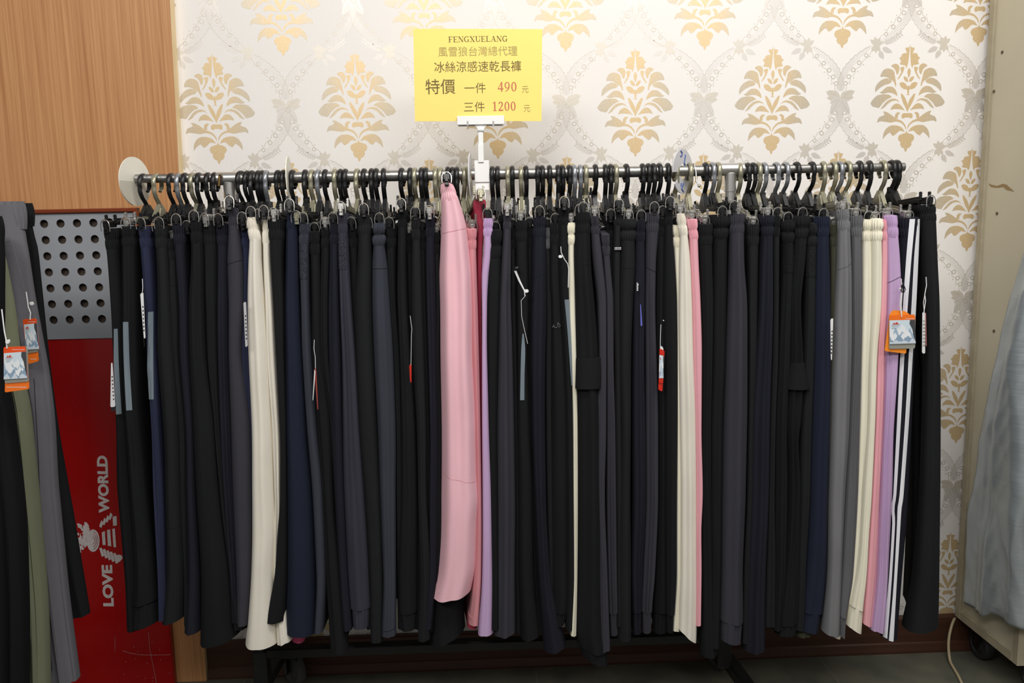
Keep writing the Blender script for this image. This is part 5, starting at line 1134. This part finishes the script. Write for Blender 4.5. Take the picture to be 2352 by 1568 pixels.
def face_pair(label, short, color, Y, rows, hb, th, hem_tilt=0., left_shift=.30, seed=1, extra=None):
    """trousers seen from the front: right leg follows rows, left leg is its mirror outside the frame"""
    M = fab(color); zs, xl, xr = [], [], []
    for (y, a, b) in rows: pa, pb = at(a, y, Y+th*.5), at(b, y, Y+th*.5); zs.append((pa[2]+pb[2])/2); xl.append(pa[0]); xr.append(pb[0])
    zt, zb = zs[0], zs[-1]; r = thing('trousers', ((xl[-1]+xr[-1])/2, Y, zb), label, 'trousers', 'trousers at the left edge'); rg = np.random.default_rng(seed)
    f = rg.uniform(1.0, 2.4, 3); ph = rg.uniform(0, 6.28, 3); dr = rg.uniform(-1.5, 1.5, 3)
    cx = LXR-.004
    def leg(mir):
        nz, nn = 44, 40; V = []
        for i in range(nz):
            t = i/(nz-1); z = zt-.004+(zb-zt+.004)*t; a, b = float(pch(z, zs, xl)), float(pch(z, zs, xr))
            if mir: a, b = 2*cx-b, 2*cx-a
            c, w = (a+b)/2, (b-a)/2; h = th/2*(.6+.5*math.sin(min(1, t*1.3)*math.pi*.6))
            for k in range(nn):
                g = 2*math.pi*k/nn; cc, ss = math.cos(g), math.sin(g); x = math.copysign(abs(cc)**.75, cc); y = math.copysign(abs(ss)**.8, ss)
                dsp = .0045*min(1, t*3+.1)*sum(math.cos(2*math.pi*ff*x+p+d*t*2) for ff, p, d in zip(f, ph, dr))
                V.append((c+w*x, Y+th/2+h*y-dsp*(-ss)*(1 if ss < 0 else .3)*-1, z+hem_tilt*x*(t**6)))
        Fc = [(i*nn+k, (i+1)*nn+k, (i+1)*nn+(k+1) % nn, i*nn+(k+1) % nn) for i in range(nz-1) for k in range(nn)]
        o = (nz-1)*nn; L = np.array(V[o:]); cc_ = L.mean(0); ins = [tuple(cc_+(p-cc_)*np.array([.93, .8, 1])) for p in L]; ins2 = [(p[0], p[1], p[2]+.02) for p in ins]; V += ins+ins2
        for a_, b_ in ((o, o+nn), (o+nn, o+2*nn)): Fc += [(a_+k, b_+k, b_+(k+1) % nn, a_+(k+1) % nn) for k in range(nn)]
        Fc += [tuple(o+2*nn+k for k in range(nn)), tuple(range(nn))]
        return MB().add(V, Fc).build('leg', M, r, smooth=True)
    lm = leg(False); leg(True)
    nn = 360; V = []; xr_ = xr[0]; wl = xr_-cx
    for j in range(9):
        q = j/8; z = zt+.002-hb*q; bu = .0025*math.sin(math.pi*q)
        for k in range(nn):
            g = 2*math.pi*k/nn; cc, ss = math.cos(g), math.sin(g); x = math.copysign(abs(cc)**.7, cc); y = math.copysign(abs(ss)**.6, ss); rib = .0019*math.cos(g*52+.8*math.sin(q*6))*(1-.5*q)
            V.append((cx+(wl+bu+rib*.6)*x, Y+th/2+(th*.34+bu+rib)*y, z))
    Fc = [(i*nn+k, (i+1)*nn+k, (i+1)*nn+(k+1) % nn, i*nn+(k+1) % nn) for i in range(8) for k in range(nn)]+[tuple(range(nn)), tuple(8*nn+k for k in range(nn-1, -1, -1))]
    MB().add(V, Fc).build('waistband', M, r, smooth=True)
    make_hanger(LXR, 'black', 'plain', 0, 0, 'black clip hanger on the left rack holding the '+short, ry=Y+th/2, rz=zt+.103, base=math.pi/2)
    return r, lm
YL = -.60
face_pair('black trousers behind the grey pair on the left rack, hem above the red board', 'rear black pair', 'black', YL+.09,
          [(470, -60, 73), (520, -62, 74), (582, -55, 88), (772, -45, 107), (937, -20, 127), (1200, 60, 171), (1413, 130, 206)], .045, .035, .004, seed=4)
g_, lm = face_pair('grey trousers with gathered waist and front pocket on the left rack', 'grey pair', 'midgrey', YL+.03,
          [(466, -75, 54), (518, -76, 55), (589, -70, 66), (672, -60, 78), (772, -45, 96), (871, -20, 113), (940, 10, 121), (1140, 40, 133), (1341, 70, 153), (1563, 104, 181)], .052, .05, .004, seed=6)
mb = MB(); string(mb, [(13, 556), (26, 552), (29, 560), (45, 625), (55, 665)], YL+.022, .0006); mb.build('pocket_seam', fab('grey'), lm)
mb = MB(); string(mb, [(78, 870), (88, 1050), (95, 1240), (104, 1400), (120, 1540)], YL+.022, .0008); mb.build('side_seam', fab('charcoal'), lm)
face_pair('sage olive trousers with long straight leg on the left rack', 'olive pair', 'sage', YL-.035,
          [(520, -110, 0), (546, -100, 2), (622, -70, 17), (738, -40, 36), (838, -10, 46), (960, 28, 65), (1140, 48, 82), (1341, 58, 101), (1600, 62, 112)], .045, .05, 0, seed=8)
face_pair('black trousers foremost on the left rack, left of the olive leg', 'foremost black pair', 'jet', YL-.10,
          [(500, -140, 2), (540, -130, 7), (700, -110, 8), (840, -100, 9), (960, -90, 31), (1140, -70, 52), (1341, -50, 62), (1600, -40, 64)], .045, .05, 0, seed=12)
LTY = YL-.125
def ltag(label, px, py, Y, back, mid, front, pic, strg, seed, barb=None):
    r = tagroot(px, py, Y, label); mb = MB(); card(mb, back, Y+.003); bc = mb.build('back_card', ORG, r); small_lines(bc, [(back[3][0]+5, back[2][0]-6, (back[2][1]+back[3][1])/2-9, 1.6)], Y+.003)
    mb = MB(); card(mb, mid, Y+.0015); mb.build('middle_card', GRC, r); mb = MB(); card(mb, front, Y); fc = mb.build('front_card', mat('orange_red_card', (236, 84, 30), rough=.35), r)
    picture(fc, pic, Y, seed); small_lines(fc, [(front[0][0]+(front[1][0]-front[0][0])*.4, front[1][0]-2, front[0][1]+5, 1.3)], Y)
    mb = MB(); string(mb, strg, Y-.001, .0011); mb.build('string', WHITET, r)
    if barb: mb = MB(); card(mb, barb, Y-.003, .003); mb.build('barb', WHITEP, r)
ltag('orange mountain-picture tag over the olive leg on the left rack', 36, 900, LTY, [(12, 840), (64, 840), (67, 893), (11, 901)], [(10, 800), (63, 798), (65.5, 876), (11, 880)], [(8, 797), (58, 795), (63, 868), (9, 871)], [(9, 811), (60, 807), (63, 868), (9, 871)],
     [(16, 800), (15, 785), (10, 760), (4, 710)], 21, [(12, 781), (21, 779), (22, 788), (13, 790)])
ltag('orange mountain-picture tag on the grey trousers of the left rack', 75, 834, YL+.005, [(63, 800), (86, 803), (89, 829), (65, 836)], [(56, 735), (84, 733), (87, 808), (62, 811)], [(52, 733), (83, 731), (90, 801), (60, 803)], [(55, 745), (85, 742), (90, 801), (60, 803)],
     [(69, 734), (70, 718), (65, 705), (63, 690), (60, 670)], 33, [(67, 693), (75, 693), (77, 701), (68, 700)])
# ------------------------------------------------------------------ beige cabinet under a silver cover
CX = 1.299; zc0 = .105
CRM = mat('aged_cream_paint', (196, 188, 164), rough=.55, noise=.06, nscale=7); CRM2 = mat('grimy_cream_frame', (168, 158, 134), rough=.6, noise=.22, nscale=30)
cab = thing('wheeled_cabinet', (CX+.3, -.15, 0), 'tall aged cream cabinet on casters against the right end of the wall', 'cabinet')
mb = MB(); mb.box((CX+.306, -.150, (zc0+2.45)/2+.01), (.6, .262, 2.45-zc0-.02)); mb.build('body', CRM, cab)
mb = MB()
for (y0, y1, z0, z1) in ((-.040, -.018, zc0, 2.45), (-.285, -.263, zc0, 2.45), (-.263, -.040, zc0, zc0+.026), (-.263, -.04, 2.42, 2.45)): mb.box((CX+.008, (y0+y1)/2, (z0+z1)/2), (.016, y1-y0-.0006, z1-z0), bev=.0015)
mb.box((CX+.31, -.279, zc0+.013), (.6, .012, .026), bev=.0015); mb.build('frame', CRM2, cab)
mb = MB()
for p in ((2283, 210), (2290, 490), (2283, 760), (2228, 1015), (2262, 395), (2302, 120)): q = atX(p[0], p[1], CX+.0055); mb.lathe([(.0001, -.0012), (.004, -.0012), (.004, .001)], q, 'x', 10)
mb.build('rivet', mat('rusty_rivet', (96, 82, 62), rough=.8), cab)
mb = MB(); mb.add([atX(p[0], p[1], CX+.0054) for p in ((2270, 421), (2277, 424), (2290, 427), (2303, 422), (2312, 424), (2318, 430), (2330, 440), (2312, 436), (2304, 429), (2290, 431), (2276, 429))], [tuple(range(11))]); mb.build('chipped_paint', mat('bare_primer', (150, 124, 84), rough=.9), cab)
for (cx, cy) in ((CX+.055, -.06), (CX+.5, -.06), (CX+.5, -.24), (CX+.085, -.235)):
    mb = MB(); mb.box((cx, cy, zc0-.004), (.06, .06, .005), bev=.001); mb.lathe([(.022, zc0-.03), (.026, zc0-.008)], (cx, cy, 0), 'z', 16)
    for s in (-1, 1): mb.slab([(-.022, 0), (.020, 0), (.012, -.055), (-.012, -.055)], (cx+s*.018-.001, cy, zc0-.016), (0, 1, 0), (0, 0, 1), (1, 0, 0), .0025)
    k = mb.build('caster', BLACKM, cab)
    mb = MB(); R = .042; mb.lathe([(0, -.013), (R*.4, -.013), (R*.5, -.009), (R*.62, -.009), (R*.7, -.013), (R*.93, -.0125), (R, -.006), (R, .006), (R*.93, .0125), (R*.7, .013), (R*.62, .009), (0, .013)], (cx, cy, R), 'x', 30); mb.build('wheel', mat('black_rubber', (44, 44, 46), rough=.5), k, smooth=True)
# silver cover: crumpled sheet over the front half of the side, round the corner and along the front
def tarp():
    edge = [atX(p[0], p[1], CX-.02) for p in ((2378, 520), (2352, 585), (2328, 655), (2312, 705), (2292, 800), (2270, 910), (2252, 1000), (2236, 1130), (2218, 1230), (2207, 1380))]
    ez = [p[2] for p in edge][::-1]; ey = [p[1] for p in edge][::-1]
    ztop = 1.9; hem = [atX(p[0], p[1], CX-.02) for p in ((2207, 1383), (2232, 1398), (2262, 1414), (2290, 1410), (2318, 1426), (2342, 1437))]
    hy = [p[1] for p in hem][::-1]; hz = [p[2] for p in hem][::-1]
    NU, NZ = 150, 200; V = []
    for j in range(NZ):
        w = j/(NZ-1)
        for i in range(NU):
            u = i/(NU-1); s = u*.78                                   # arc length from the free edge
            z0 = ztop+(.17-ztop)*w
            yl = float(pch(z0, ez, ey)) if z0 < ez[-1] else ey[-1]-(z0-ez[-1])*.03
            yy_ = yl-s; corner = -.300
            zz = z0
            hb_ = float(pch(max(hy[0], min(hy[-1], yy_)), hy, hz)); zz = ztop+(hb_-ztop)*w
            pl = lambda q: 1-2*abs(math.sin(q))**.75                       # sharp pleats
            f = (.0075*pl(16*s+1.1*math.sin(w*4+.6))+.0045*pl(29*s+2.2*w+.8))*(.25+.75*w)*min(1, s*9+.25)
            f += .0028*math.sin(11*w+6*s)+.0010*pl(34*w+2.2*math.sin(19*s))+.0007*pl(61*w+3*math.sin(27*s+3*w))
            f += .009*math.exp(-((w-.84)/.045)**2)*math.sin(34*s+1)
            belly = -.018-.055*(math.exp(-((w-.6)/.35)**2)+.15)*float(sstep((s-.045)/.085))
            if yy_ > corner: p = (CX+belly-f, yy_, zz)
            else:
                o = corner-yy_; rad = .03; a = min(o/rad, math.pi/2)
                if o < rad*math.pi/2: p = (CX+belly+rad-rad*math.cos(a)-f*math.cos(a), corner-rad*math.sin(a)-f*math.sin(a), zz)
                else: p = (CX+belly+rad+(o-rad*math.pi/2), corner-rad-f, zz)
            V.append(p)
    n = len(V); Fc = [(j*NU+i, j*NU+i+1, (j+1)*NU+i+1, (j+1)*NU+i) for j in range(NZ-1) for i in range(NU-1)]
    M = mat('silver_tarpaulin', (186, 194, 198), rough=.33, metal=.55, spec=.6, bump=.2, bscale=16, noise=.08, nscale=5, stretch=(.6, .6, 7), bdist=.003)
    o = MB().add(V, Fc).build('tarpaulin_cover', M, None, smooth=True); tag(o, 'crumpled silver grey tarpaulin draped over the cream cabinet at right', 'tarpaulin')
    md = o.modifiers.new('thick', 'SOLIDIFY'); md.thickness = .0012
tarp()
mb = MB(); P = [(1.305, -.012, .098), (1.285, -.030, .085), (1.270, -.045, .062), (1.262, -.056, .040), (1.258, -.068, .018), (1.252, -.085, .005), (1.246, -.11, .004), (1.236, -.15, .004), (1.222, -.19, .004), (1.21, -.25, .004), (1.20, -.4, .004)]
Q = []
for k in range(len(P)-1):
    for t in np.linspace(0, 1, 6)[:-1]: Q.append(np.array(P[k])*(1-t)+np.array(P[k+1])*t)
Q.append(P[-1]); Q = np.array(Q, float); Qs = Q.copy()
for _ in range(6): Qs[1:-1] = (Qs[:-2]+2*Qs[1:-1]+Qs[2:])/4
mb.tube(Qs, .0038, 10); cb = mb.build('power_cable', mat('beige_cable', (176, 160, 128), rough=.5), None, smooth=True); tag(cb, 'beige cable running from behind the cabinet across the floor', 'cable')
